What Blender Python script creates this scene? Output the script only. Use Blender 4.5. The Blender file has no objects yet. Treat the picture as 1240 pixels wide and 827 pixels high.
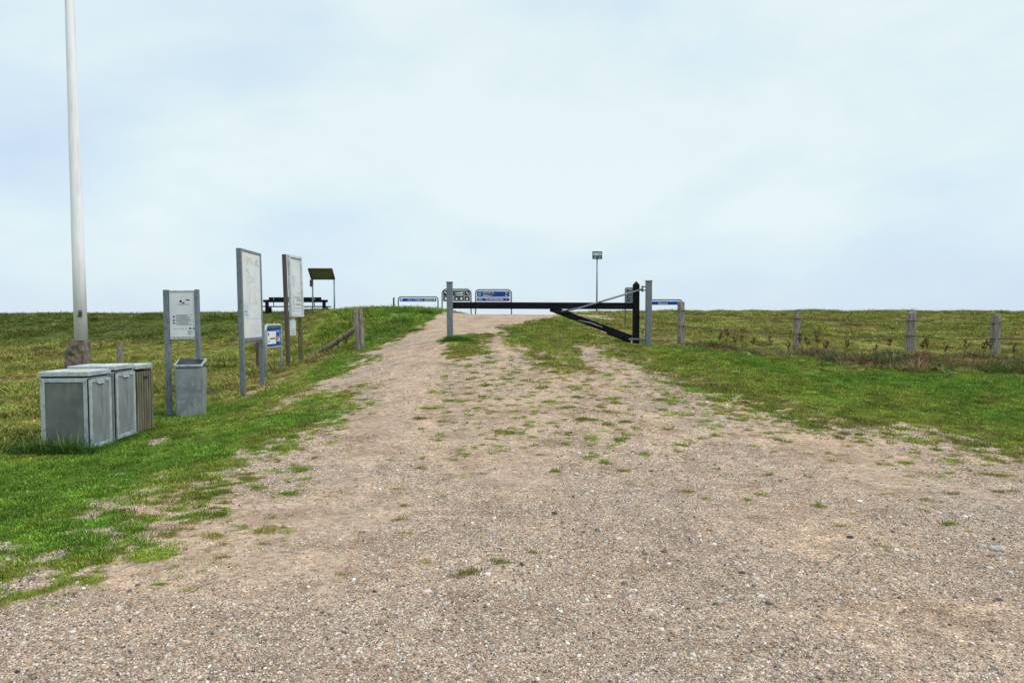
import bpy, bmesh, math, random
import numpy as np
from mathutils import Vector, Matrix, Euler

SC = bpy.context.scene
COL = SC.collection
R = math.radians
rng = np.random.default_rng(7)
random.seed(7)

# ------------------------------------------------------------------ camera model
EYE = 1.7
PITCH = R(1.88)
FPX = 900.0            # focal length in pixels of a 1240 wide picture
CP, SP = math.cos(PITCH), math.sin(PITCH)

def P(px, py, Y):
    """world point seen at pixel (px,py) of the 1240x827 photograph, Y metres ahead"""
    a, b = (px - 620) / FPX, (413.5 - py) / FPX
    dx, dy, dz = a, CP + b * SP, -SP + b * CP
    return Vector((dx / dy * Y, Y, EYE + dz / dy * Y))

# ------------------------------------------------------------------ noise
def _h(ix, iy, seed):
    ix = ix.astype(np.int64).astype(np.uint32); iy = iy.astype(np.int64).astype(np.uint32)
    h = ix * np.uint32(374761393) + iy * np.uint32(668265263) + np.uint32((seed * 2246822519 + 97) % (1 << 32))
    h = (h ^ (h >> np.uint32(13))) * np.uint32(1274126177)
    h = h ^ (h >> np.uint32(16))
    h = h * np.uint32(2654435761)
    h = h ^ (h >> np.uint32(15))
    return h.astype(np.float64) / 4294967295.0

def vn(x, y, seed=0):
    x = np.asarray(x, float); y = np.asarray(y, float)
    ix, iy = np.floor(x), np.floor(y)
    fx, fy = x - ix, y - iy
    fx = fx * fx * fx * (fx * (fx * 6 - 15) + 10); fy = fy * fy * fy * (fy * (fy * 6 - 15) + 10)
    a, b = _h(ix, iy, seed), _h(ix + 1, iy, seed)
    c, d = _h(ix, iy + 1, seed), _h(ix + 1, iy + 1, seed)
    return (a + (b - a) * fx) * (1 - fy) + (c + (d - c) * fx) * fy

def fbm(x, y, seed=0, oct=3):
    s = 0; a = .5; t = 0
    ca, sa = math.cos(.6), math.sin(.6)
    for k in range(oct):
        s = s + a * vn(x, y, seed + k * 17); t += a; a *= .5
        x, y = (x * ca - y * sa) * 2.03 + 11.3, (x * sa + y * ca) * 2.03 - 7.1
    return s / t

def sst(a, b, x):
    t = np.clip((x - a) / (b - a), 0, 1)
    return t * t * (3 - 2 * t)

# ------------------------------------------------------------------ terrain
XN = np.array([-60, -40, -20, -13, -9, -6.5, -4, -1.5, 1, 4, 8, 14, 25, 45, 60], float)
_rows = [
    (-60,  [0] * 15), (0, [0] * 15), (8, [0] * 15),
    (10,   [0, 0, 0, 0, 0, 0, .06, .15, .15, .12, .10, .08, .08, .08, .08]),
    (12.6, [0, 0, 0, 0, 0, 0, .16, .36, .38, .32, .26, .22, .22, .22, .22]),
    (16,   [0, 0, 0, 0, 0, .06, .36, .74, .76, .62, .48, .43, .43, .43, .43]),
    (19,   [0, 0, 0, 0, .07, .18, .64, 1.07, 1.10, .93, .67, .62, .64, .6, .6]),
    (21,   [0, 0, 0, .02, .11, .28, .84, 1.25, 1.27, 1.00, .71, .66, .7, .7, .7]),
    (26,   [.1, .1, .12, .18, .30, .80, 1.45, 1.58, 1.6, 1.36, 1.12, .97, .97, .95, .95]),
    (32,   [.5, .5, .55, .80, 1.55, 2.03, 2.0, 1.82, 1.81, 1.76, 1.52, 1.34, 1.3, 1.3, 1.3]),
    (38,   [1.25, 1.25, 1.32, 1.84, 1.98, 2.02, 1.92, 1.80, 1.79, 1.86, 1.86, 1.74, 1.7, 1.65, 1.65]),
    (44,   [1.78, 1.78, 1.82, 1.87, 1.90, 1.88, 1.82, 1.74, 1.74, 1.90, 1.99, 2.0, 1.96, 1.86, 1.84]),
    (49,   [1.75, 1.75, 1.80, 1.84, 1.85, 1.82, 1.76, 1.70, 1.70, 1.85, 1.93, 1.93, 1.9, 1.8, 1.8]),
    (58,   [.9] * 15), (75, [0] * 15), (120, [-.1] * 15), (9000, [-.1] * 15)]
YN = np.array([r[0] for r in _rows], float)
ZN = np.array([r[1] for r in _rows], float)

def _slopes(h, d):
    m = np.zeros((d.shape[0] + 1,) + d.shape[1:])
    h = h.reshape((-1,) + (1,) * (d.ndim - 1))
    w1 = 2 * h[1:] + h[:-1]; w2 = h[1:] + 2 * h[:-1]
    same = d[1:] * d[:-1] > 0
    with np.errstate(divide='ignore', invalid='ignore'):
        hm = (w1 + w2) / (w1 / d[:-1] + w2 / d[1:])
    m[1:-1] = np.where(same, hm, 0)
    m[0] = d[0]; m[-1] = d[-1]
    return m

def _herm(x, xn, z):
    """x (N,), z (K,M or K,N) -> for z (K,M): (N,M)"""
    h = np.diff(xn)
    d = np.diff(z, axis=0) / h.reshape((-1,) + (1,) * (z.ndim - 1))
    m = _slopes(h, d)
    i = np.clip(np.searchsorted(xn, x) - 1, 0, len(xn) - 2)
    t = np.clip((x - xn[i]) / h[i], 0, 1)
    return i, t, h[i], m

def Hb(x, y):
    x = np.atleast_1d(np.asarray(x, float)); y = np.atleast_1d(np.asarray(y, float))
    zt = ZN.T                                        # (15, rows)
    i, t, h, m = _herm(np.clip(x, -60, 60), XN, zt)
    t = t[:, None]; h = h[:, None]
    zx = ((2*t**3-3*t**2+1)*zt[i] + (t**3-2*t**2+t)*h*m[i] + (-2*t**3+3*t**2)*zt[i+1] + (t**3-t**2)*h*m[i+1]).T   # (rows,N)
    hh = np.diff(YN); d = np.diff(zx, axis=0) / hh[:, None]
    mm = _slopes(hh, d)
    j = np.clip(np.searchsorted(YN, y) - 1, 0, len(YN) - 2)
    n = np.arange(len(x)); t = np.clip((y - YN[j]) / hh[j], 0, 1); h = hh[j]
    return (2*t**3-3*t**2+1)*zx[j, n] + (t**3-2*t**2+t)*h*mm[j, n] + (-2*t**3+3*t**2)*zx[j+1, n] + (t**3-t**2)*h*mm[j+1, n]

def G(px, py):
    """world ground point seen at a pixel"""
    for Y in np.arange(2.5, 60, .25):
        p = P(px, py, Y)
        if p.z <= Hb(p.x, p.y)[0]:
            lo, hi = Y - .25, Y
            for _ in range(14):
                mid = (lo + hi) / 2; q = P(px, py, mid)
                if q.z <= Hb(q.x, q.y)[0]: hi = mid
                else: lo = mid
            return P(px, py, hi)
    return P(px, py, 40)

def Gxy(px, Y):
    """ground point in pixel column px at distance Y"""
    x = (px - 620) / FPX * Y
    return Vector((x, Y, H(x, Y)))

# ------------------------------------------------------------------ grass / gravel layout
def poly(pix, pre=(), post=()):
    return np.array(list(pre) + [tuple(G(*q)[:2]) for q in pix] + list(post))

PL = poly([(0, 722), (62, 694), (125, 676), (188, 648), (214, 612), (252, 592), (300, 562), (336, 536), (372, 522), (398, 508),
           (414, 482), (384, 477), (350, 490), (338, 500), (322, 497), (352, 474), (400, 456), (424, 446), (441, 430), (476, 411), (508, 396), (526, 388)],
          pre=[(-60, -60), (-9, 2.0), (-4.6, 3.3)], post=[(-2.9, 33), (-2.9, 48), (-3.2, 80), (-9000, 9000), (-9000, -60)])
PM = poly([(600, 404), (622, 394), (655, 388), (690, 385), (735, 387), (728, 405), (716, 420), (706, 432), (712, 452), (690, 458), (655, 446), (632, 424)],
          )
PR = poly([(736, 386), (726, 405), (714, 418), (728, 428), (760, 440), (800, 455), (850, 480), (905, 502), (960, 514), (1050, 524), (1130, 534), (1240, 550)],
          pre=[(9000, 9000), (4.0, 80), (3.0, 48), (3.0, 34)], post=[(8.4, 8.6), (12, 7.4), (60, 3), (9000, -60)])
PP = poly([(529, 420), (543, 408), (578, 404), (602, 404), (590, 416), (590, 426), (560, 436), (540, 432)])

def sdf(pg, x, y):
    """signed distance, positive inside"""
    d = np.full(x.shape, 1e18); ins = np.zeros(x.shape, bool)
    n = len(pg)
    for k in range(n):
        a, b = pg[k], pg[(k + 1) % n]
        ex, ey = b - a
        wx, wy = x - a[0], y - a[1]
        t = np.clip((wx * ex + wy * ey) / (ex * ex + ey * ey + 1e-12), 0, 1)
        d = np.minimum(d, (wx - ex * t) ** 2 + (wy - ey * t) ** 2)
        c = ((a[1] > y) != (b[1] > y))
        with np.errstate(divide='ignore', invalid='ignore'):
            xi = ex * (y - a[1]) / (ey if ey != 0 else 1e-12) + a[0]
        ins ^= c & (x < xi)
    d = np.sqrt(d)
    return np.where(ins, d, -d)

LINES = [np.array([tuple(G(*q)[:2]) for q in ln]) for ln in ([(388, 725), (405, 680), (428, 620), (448, 565), (461, 520), (469, 485), (470, 460), (484, 437), (505, 418), (530, 400)], [(519, 452), (516, 480), (503, 512), (492, 545)])]
HOLES = []
for q1, q2, wd in (((182, 541), (205, 528), .16), ((272, 486), (330, 466), .22), ((833, 413), (858, 421), .35), ((365, 482), (400, 466), .22)):
    a_, b_ = G(*q1), G(*q2); m_ = (a_ + b_) / 2; e_ = b_ - a_
    HOLES.append((m_.x, m_.y, max(e_.xy.length / 2, .25), wd, math.atan2(e_.y, e_.x)))
def layout_sl(x, y):
    return np.maximum(np.maximum(sdf(PL, x, y), sdf(PR, x, y)), sdf(PM, x, y))
def near_line(x, y):
    out = np.zeros_like(x)
    for ln in LINES:
        d = np.full(x.shape, 1e9)
        for a, b in zip(ln, ln[1:]):
            e = b - a; t = np.clip(((x - a[0]) * e[0] + (y - a[1]) * e[1]) / (e @ e), 0, 1)
            d = np.minimum(d, np.hypot(x - a[0] - e[0] * t, y - a[1] - e[1] * t))
        out = np.maximum(out, 1.0 * sst(.10, .0, d + .03 * (vn(x * 6, y * 3, 181) - .5)) * (.72 + .28 * sst(.3, .6, vn(x * 1.3, y * 1.1, 191))))
    return out

def layout(x, y):
    """grass cover 0..1, sand 0..1, colour of the grass (base colour)"""
    x = np.asarray(x, float); y = np.asarray(y, float)
    sl, sm, sr, sp = (sdf(p, x, y) for p in (PL, PM, PR, PP))
    n1 = fbm(x * .9, y * .9, 3, 3) - .5
    t = vn(x * 5.2, y * 4.0, 31) * .48 + vn(x * 12.5, y * 10.5, 41) * .40 + vn(x * 1.6, y * 1.3, 43) * .12
    t2 = vn(x * 9.0, y * 7.0, 33) * .42 + vn(x * 21, y * 17, 47) * .46 + vn(x * 1.6, y * 1.3, 43) * .12
    t = np.where((sr > -2.5) | (sm > -.3), t * .35 + t2 * .65, t)
    u = 1 / (1 + np.exp(-(t - .5) / .086))              # roughly even spread 0..1
    px = 620 + FPX * x / np.maximum(y, .5)
    py = 384 + FPX * (EYE - np.clip(.11 * (y - 8.5), 0, 1.2)) / np.maximum(y, .5)
    k1 = n1 * 1.3
    p = sst(-.95, np.where(y < 12, 1.25 - .85 * sst(7.5, 11, y), .40), sl + k1 * .7 - .05) ** 1.15 * (.955 + .045 * sst(1.2, 2.4, sl))
    p = np.maximum(p, .93 * sst(-1.0, .9, sm + k1 * .8 - .12) ** 1.2)
    p = np.maximum(p, sst(-1.2, 1.3, sr + k1 * 1.1) ** 1.3 * (.97 + .03 * sst(1.5, 3, sr)))
    p = np.maximum(p, sst(-.28, .30, sp + k1 * .25))
    w = np.zeros_like(x)
    w = np.maximum(w, .46 * np.exp(-np.maximum(-sl, 0) / .8) * (y < 15) * sst(4.0, 6.0, y))
    w = np.maximum(w, .46 * np.exp(-np.maximum(-sr, 0) / 1.2) * (y < 17))
    w = np.maximum(w, .34 * np.exp(-((px - 650) / 150) ** 2) * sst(590, 510, py) * sst(418, 445, py))
    w = np.maximum(w, .10 * np.exp(-((px - 520) / 110) ** 2) * sst(640, 560, py) * sst(430, 460, py))
    w = np.maximum(w, .10 * np.exp(-((px - 950) / 260) ** 2) * sst(610, 560, py) * sst(470, 500, py))
    disc = np.zeros_like(x)
    wob = vn(x * 17, y * 15, 171) - .5
    for cs, dmul, seed in ((.38, .42, 401), (.22, .62, 431), (.13, .62, 461), (.085, .34, 491)):
        cx_, cy_ = np.floor(x / cs), np.floor(y / cs)
        for ax in (-1, 0, 1):
            for ay in (-1, 0, 1):
                qx, qy = cx_ + ax, cy_ + ay
                ox, oy = (qx + .1 + .8 * _h(qx, qy, seed)) * cs, (qy + .1 + .8 * _h(qx, qy, seed + 1)) * cs
                r_ = cs * (.14 + .32 * _h(qx, qy, seed + 2) ** 2)
                d_ = np.hypot((x - ox) / 1.15, y - oy) / r_ + wob * 1.1
                on = _h(qx, qy, seed + 3) < w * dmul * 1.5
                disc = np.maximum(disc, on * sst(1.1, .75, d_))
    # trodden tracks keep free of tufts
    track = np.exp(-((px - (530 - (py - 400) * .55)) / (16 + (py - 400) * .12)) ** 2) * (py > 395) * (py < 680)
    disc = disc * (1 - .8 * track)
    trk2 = np.exp(-((px - (718 + (py - 420) * .55)) / (13 + (py - 420) * .2)) ** 2) * sst(405, 425, py) * sst(520, 480, py)
    p = p * (1 - .85 * track * (sl < .1)) * (1 - .55 * trk2)
    p = np.where(y > 25, np.where(p > .5, np.maximum(p, .98), p * .3), p)
    for (hx, hy, ha, hb, hr) in HOLES:
        ex, ey = x - hx, y - hy; c_, s_ = math.cos(hr), math.sin(hr)
        p = p * sst(.5, 1.2, np.hypot((ex * c_ + ey * s_) / ha, (-ex * s_ + ey * c_) / hb) + (vn(x * 9, y * 9, 201) - .5) * .8)
    g = sst(-.02, .13, u - (1 - p) + .03 * (p > .9)) * (p > .015) * (y > 2.5)
    g = np.maximum(np.maximum(g, sst(.95, 1.0, p)), disc * (y > 2.5) * (y < 25))
    sand = np.clip(track * .8 + sst(.5, .72, fbm(x * .55, y * .35, 77, 3)) * .8 * sst(3.8, 5.5, y) + sst(17, 24, y) * .75, 0, 1)
    sand = np.maximum(sand, near_line(x, y) * 1.6)
    # colours
    lush = np.array([.110, .198, .024]); mid = np.array([.170, .218, .034]); olive = np.array([.205, .208, .050]); brown = np.array([.215, .142, .066]); dark = np.array([.058, .094, .016])
    dry = np.zeros_like(x)
    field = np.maximum(sst(17.5, 20.5, y) * (x > 3), sst(-4.0, -5.6, x + (y - 22) * .02) * sst(12.0, 16.5, y + (x + 6) * .0))
    field = np.maximum(field, sst(-6.1, -6.8, x) * sst(8.3, 10.5, y))
    dry = np.maximum(dry, field * .78)
    dry = np.maximum(dry, np.where(sm > -.6, .55, 0))
    dry = np.maximum(dry, .42 * sst(.9, -.4, np.maximum(sl, sr * .55)))
    dry = np.maximum(dry, .24 + .4 * sst(3.2, .3, sr) * (sr > -3)) if False else np.maximum(dry, (.22 + .36 * sst(3.0, .2, sr)) * (sr > -2))
    mound = np.exp(-(((x + 5) / 3.2) ** 2 + ((y - 30) / 6) ** 2))
    dry = np.clip(dry - mound * .55, 0, 1)
    q = fbm(x * .9, y * .55, 51, 4); q2 = fbm(x * 3.1, y * 2.2, 61, 3); q3 = fbm(x * .28, y * .5, 71, 3)
    dry = np.clip(dry + (q - .5) * .9 + (q2 - .5) * .5, 0, 1)
    D = dry[..., None]
    c = lush * (1 - sst(0, .35, D)) + mid * (sst(0, .35, D) - sst(.35, .8, D)) + olive * sst(.35, .8, D)
    bf = (field * sst(.56, .70, q3 * .6 + q2 * .4) * .70)[..., None]
    bf = np.maximum(bf, (.5 * sst(.52, .68, q2) * sst(1.0, -.2, np.maximum(np.maximum(sl, sr * .6), sm)))[..., None])
    c = c * (1 - bf) + brown * bf
    # rough dark sward on the upper dike to the left
    dk = (sst(29.5, 33.5, y + (q - .5) * 3) * sst(-7.5, -10.5, x))[..., None]
    c = c * (1 - .75 * dk) + dark * 1.15 * .75 * dk
    dr = (sst(36, 42, y + (q - .5) * 6) * (x > 3) * .25)[..., None]
    c = c * (1 - dr) + mid * dr
    mot = fbm(x * 1.7, y * 1.3, 151, 3) * .35 + vn(x * 6.5, y * 5.5, 161) * .40 + vn(x * 13, y * 9, 163) * .25
    c = c * np.clip(.28 + 1.44 * mot, .45, 1.55)[..., None]
    return g, sand, c, field

def H(x, y):
    sx = np.ndim(x) == 0
    x = np.atleast_1d(np.asarray(x, float)); y = np.atleast_1d(np.asarray(y, float))
    z = Hb(x, y)
    a = sst(9, 16, y) * sst(70, 50, y) * (sst(1.5, 5, np.abs(x + 0.0)))
    z = z + (fbm(x * .55, y * .55, 5, 3) - .5) * .11 * a
    z = z + (fbm(x * .8, y * .8, 15, 3) - .5) * .035 * sst(60, 40, np.abs(y))
    z = z + .07 * np.exp(-(((x + 1.5) / .5) ** 2 + ((y - 18.6) / .5) ** 2))
    z = z - .018 * np.exp(-((x - (-1.0 - (y - 10) * .10)) / .25) ** 2) * (y < 18)
    return float(z[0]) if sx else z

# ------------------------------------------------------------------ material helpers
def mat(name):
    m = bpy.data.materials.new(name); m.use_nodes = True
    nt = m.node_tree; b = nt.nodes['Principled BSDF']
    return m, nt, b

def N(nt, t, **kw):
    n = nt.nodes.new(t)
    for k, v in kw.items():
        if k in ('loc',): continue
        try: setattr(n, k, v)
        except Exception: n.inputs[k].default_value = v
    return n

def ramp(nt, fac, stops, interp='LINEAR'):
    r = nt.nodes.new('ShaderNodeValToRGB'); r.color_ramp.interpolation = interp
    el = r.color_ramp.elements
    while len(el) < len(stops): el.new(.5)
    for e, (p, c) in zip(el, stops):
        e.position = p; e.color = (*c, 1) if len(c) == 3 else c
    nt.links.new(fac, r.inputs[0]); return r.outputs[0]

def mix(nt, f, a, b, mode='MIX'):
    m = nt.nodes.new('ShaderNodeMix'); m.data_type = 'RGBA'; m.blend_type = mode
    for sock, v in ((m.inputs[0], f), (m.inputs[6], a), (m.inputs[7], b)):
        if isinstance(v, (int, float)): sock.default_value = v
        elif isinstance(v, tuple): sock.default_value = (*v, 1) if len(v) == 3 else v
        else: nt.links.new(v, sock)
    return m.outputs[2]

def math_(nt, op, a, b=0.0, c=None, clamp=False):
    m = nt.nodes.new('ShaderNodeMath'); m.operation = op; m.use_clamp = clamp
    for i, v in enumerate((a, b) if c is None else (a, b, c)):
        if isinstance(v, (int, float)): m.inputs[i].default_value = v
        else: nt.links.new(v, m.inputs[i])
    return m.outputs[0]

def noise(nt, vec, scale, detail=3, rough=.55, dist=0):
    n = nt.nodes.new('ShaderNodeTexNoise'); n.inputs['Scale'].default_value = scale; n.inputs['Detail'].default_value = detail
    n.inputs['Roughness'].default_value = rough; n.inputs['Distortion'].default_value = dist
    nt.links.new(vec, n.inputs['Vector']); return n.outputs[0]

def coords(nt, kind='Object', scale=None):
    t = nt.nodes.new('ShaderNodeTexCoord'); o = t.outputs[kind]
    if scale:
        m = nt.nodes.new('ShaderNodeMapping'); m.inputs['Scale'].default_value = scale
        nt.links.new(o, m.inputs[0]); o = m.outputs[0]
    return o

def simple(name, c1, c2, scale=8, rough=.6, metal=0, stretch=(1, 1, 1), bump=0, detail=4, spread=(.35, .65), c3=None, s3=30, spec=.3):
    m, nt, b = mat(name)
    v = coords(nt, 'Object', stretch)
    f = noise(nt, v, scale, detail, .6)
    c = ramp(nt, f, [(spread[0], c1), (spread[1], c2)])
    if c3:
        f3 = noise(nt, v, s3, 3, .6)
        c = mix(nt, ramp(nt, f3, [(.5, (0, 0, 0)), (.68, (1, 1, 1))]), c, c3)
    nt.links.new(c, b.inputs['Base Color'])
    b.inputs['Specular IOR Level'].default_value = spec
    b.inputs['Roughness'].default_value = rough; b.inputs['Metallic'].default_value = metal
    if bump:
        bp = N(nt, 'ShaderNodeBump'); bp.inputs['Strength'].default_value = bump; bp.inputs['Distance'].default_value = .01
        nt.links.new(f, bp.inputs['Height']); nt.links.new(bp.outputs[0], b.inputs['Normal'])
    return m

M = {}
M['galv'] = simple('galvanised_steel', (.115, .14, .165), (.185, .21, .235), 14, .5, .25, (1, 1, .35), .1, c3=(.23, .25, .265), s3=40)
M['galv_light'] = simple('pale_galvanised_steel', (.34, .40, .43), (.48, .53, .55), 10, .42, .3, (1, 1, .4), .05, c3=(.24, .27, .28), s3=25)
M['galv_lid'] = simple('lid_steel', (.52, .55, .56), (.70, .72, .72), 5, .38, .25, (1, 1, 1), .03, c3=(.40, .42, .42), s3=9)
M['tube'] = simple('sign_tube', (.16, .20, .22), (.24, .28, .30), 9, .4, .4)
M['black'] = simple('black_wood_paint', (.006, .006, .008), (.014, .014, .017), 12, .7, 0, (.3, 1, 1), .25, spec=.08)
M['white_paint'] = simple('white_pole_paint', (.76, .775, .82), (.84, .85, .88), 3, .5, 0, (3, 3, .25), .04, c3=(.66, .65, .64), s3=5)
M['block'] = simple('old_stone_block', (.11, .085, .068), (.27, .215, .17), 14, .9, 0, (1, 1, 1), .8, c3=(.05, .055, .04), s3=9)
M['wood'] = simple('weathered_wood', (.10, .085, .068), (.30, .26, .215), 9, .85, 0, (5, 5, .35), .6, c3=(.36, .34, .30), s3=14)
M['wood_brown'] = simple('brown_wood', (.075, .045, .03), (.19, .13, .09), 9, .85, 0, (5, 5, .35), .5)
M['wood_green'] = simple('algae_wood', (.085, .085, .035), (.19, .17, .085), 9, .85, 0, (5, 5, .4), .5)
M['wood_dark'] = simple('dark_stained_wood', (.065, .052, .046), (.125, .10, .086), 9, .8, 0, (5, 5, .4), .4)
M['slat'] = simple('algae_slat_wood', (.065, .060, .042), (.23, .205, .155), 8, .85, 0, (6, 6, .3), .5, c3=(.10, .115, .028), s3=5)
M['panel_dark'] = simple('mesh_panel', (.10, .118, .112), (.155, .175, .166), 3, .5, .2, (1, 1, .6), .05, c3=(.16, .18, .16), s3=6)
M['panel_grey'] = simple('door_sheet', (.21, .24, .255), (.29, .315, .325), 3.5, .45, .25, (2, 2, .5), .05, c3=(.17, .19, .19), s3=6)
M['bin'] = simple('bin_sheet', (.17, .205, .22), (.27, .30, .31), 5, .5, .2, (1, 1, .7), .08, c3=(.31, .34, .35), s3=14)
M['dark_plastic'] = simple('dark_plastic', (.012, .014, .022), (.03, .032, .045), 8, .5)
M['gap_shade_black'] = simple('dark_gap', (.01, .01, .012), (.02, .02, .022), 8, .8)  # near-black standing in for shade in gaps; also the wooden cabinet's handle
M['yellow'] = simple('yellow_sticker', (.62, .42, .06), (.70, .55, .16), 20, .6)
M['paper'] = simple('white_board', (.56, .60, .62), (.66, .69, .69), 4, .35)
M['paper2'] = simple('notice_paper', (.50, .52, .54), (.68, .69, .68), 9, .5)
M['ink'] = simple('dark_ink', (.02, .022, .035), (.05, .05, .06), 8, .5)
M['ink_grey'] = simple('grey_ink', (.30, .33, .36), (.40, .42, .44), 8, .5)
M['ink_teal'] = simple('teal_print', (.36, .45, .46), (.44, .52, .52), 8, .5)
M['ink_green'] = simple('green_print', (.46, .53, .40), (.52, .57, .45), 8, .5)
M['ink_orange'] = simple('orange_print', (.68, .52, .40), (.70, .60, .48), 8, .5)
M['ink_red'] = simple('red_print', (.45, .10, .07), (.55, .2, .14), 8, .5)
M['ink_blue'] = simple('pale_blue_print', (.40, .50, .62), (.50, .58, .66), 8, .5)
M['blue'] = simple('blue_sign_sheet', (.010, .045, .26), (.018, .07, .33), 6, .7, spec=.12)
M['blue_pale'] = simple('faded_blue_sheet', (.10, .24, .44), (.18, .32, .50), 6, .7, spec=.12)
M['teal'] = simple('teal_sign_sheet', (.015, .09, .095), (.03, .13, .13), 6, .7, spec=.12)
M['signgreen'] = simple('green_sign_sheet', (.012, .085, .078), (.02, .12, .105), 6, .7, spec=.12)
M['signgrey'] = simple('grey_sign_sheet', (.26, .31, .32), (.34, .38, .38), 6, .7, spec=.12)
M['signblack'] = simple('black_sign_sheet', (.02, .03, .03), (.04, .05, .045), 6, .7, spec=.12)
M['white'] = simple('white_print', (.70, .72, .73), (.78, .79, .79), 8, .4)
M['wire'] = simple('rusty_wire', (.06, .05, .045), (.12, .10, .085), 20, .6, .5)
M['boardback'] = simple('board_underside', (.11, .125, .075), (.17, .18, .11), 7, .6)
M['stone'] = simple('loose_stone', (.30, .28, .26), (.52, .50, .47), 18, .8, 0, (1, 1, 1), .3)
M['seed'] = simple('dock_seed', (.045, .022, .012), (.115, .055, .028), 30, .9)
M['stem'] = simple('dry_stem', (.09, .055, .03), (.16, .10, .055), 10, .9)
M['longgrass'] = simple('long_grass_blade', (.05, .11, .018), (.17, .20, .075), 6, .6)

def mat_instance(name, rough, tip=False, bump=False):
    m, nt, b = mat(name)
    a = N(nt, 'ShaderNodeAttribute'); a.attribute_type = 'INSTANCER'; a.attribute_name = 'col'
    c = a.outputs['Color']
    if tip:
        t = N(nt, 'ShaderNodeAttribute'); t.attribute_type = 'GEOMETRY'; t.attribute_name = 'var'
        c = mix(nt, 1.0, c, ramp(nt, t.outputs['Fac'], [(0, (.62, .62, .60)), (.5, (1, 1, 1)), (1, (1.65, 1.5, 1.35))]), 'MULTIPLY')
    if bump:
        v = coords(nt, 'Object')
        f = noise(nt, v, 3.0, 3)
        c = mix(nt, 1.0, c, ramp(nt, f, [(.3, (.8, .8, .8)), (.7, (1.15, 1.15, 1.15))]), 'MULTIPLY')
    nt.links.new(c, b.inputs['Base Color']); b.inputs['Roughness'].default_value = rough
    b.inputs['Specular IOR Level'].default_value = .15
    return m
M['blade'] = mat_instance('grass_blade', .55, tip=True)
M['pebble'] = mat_instance('pebble', .75, bump=True)

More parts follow.
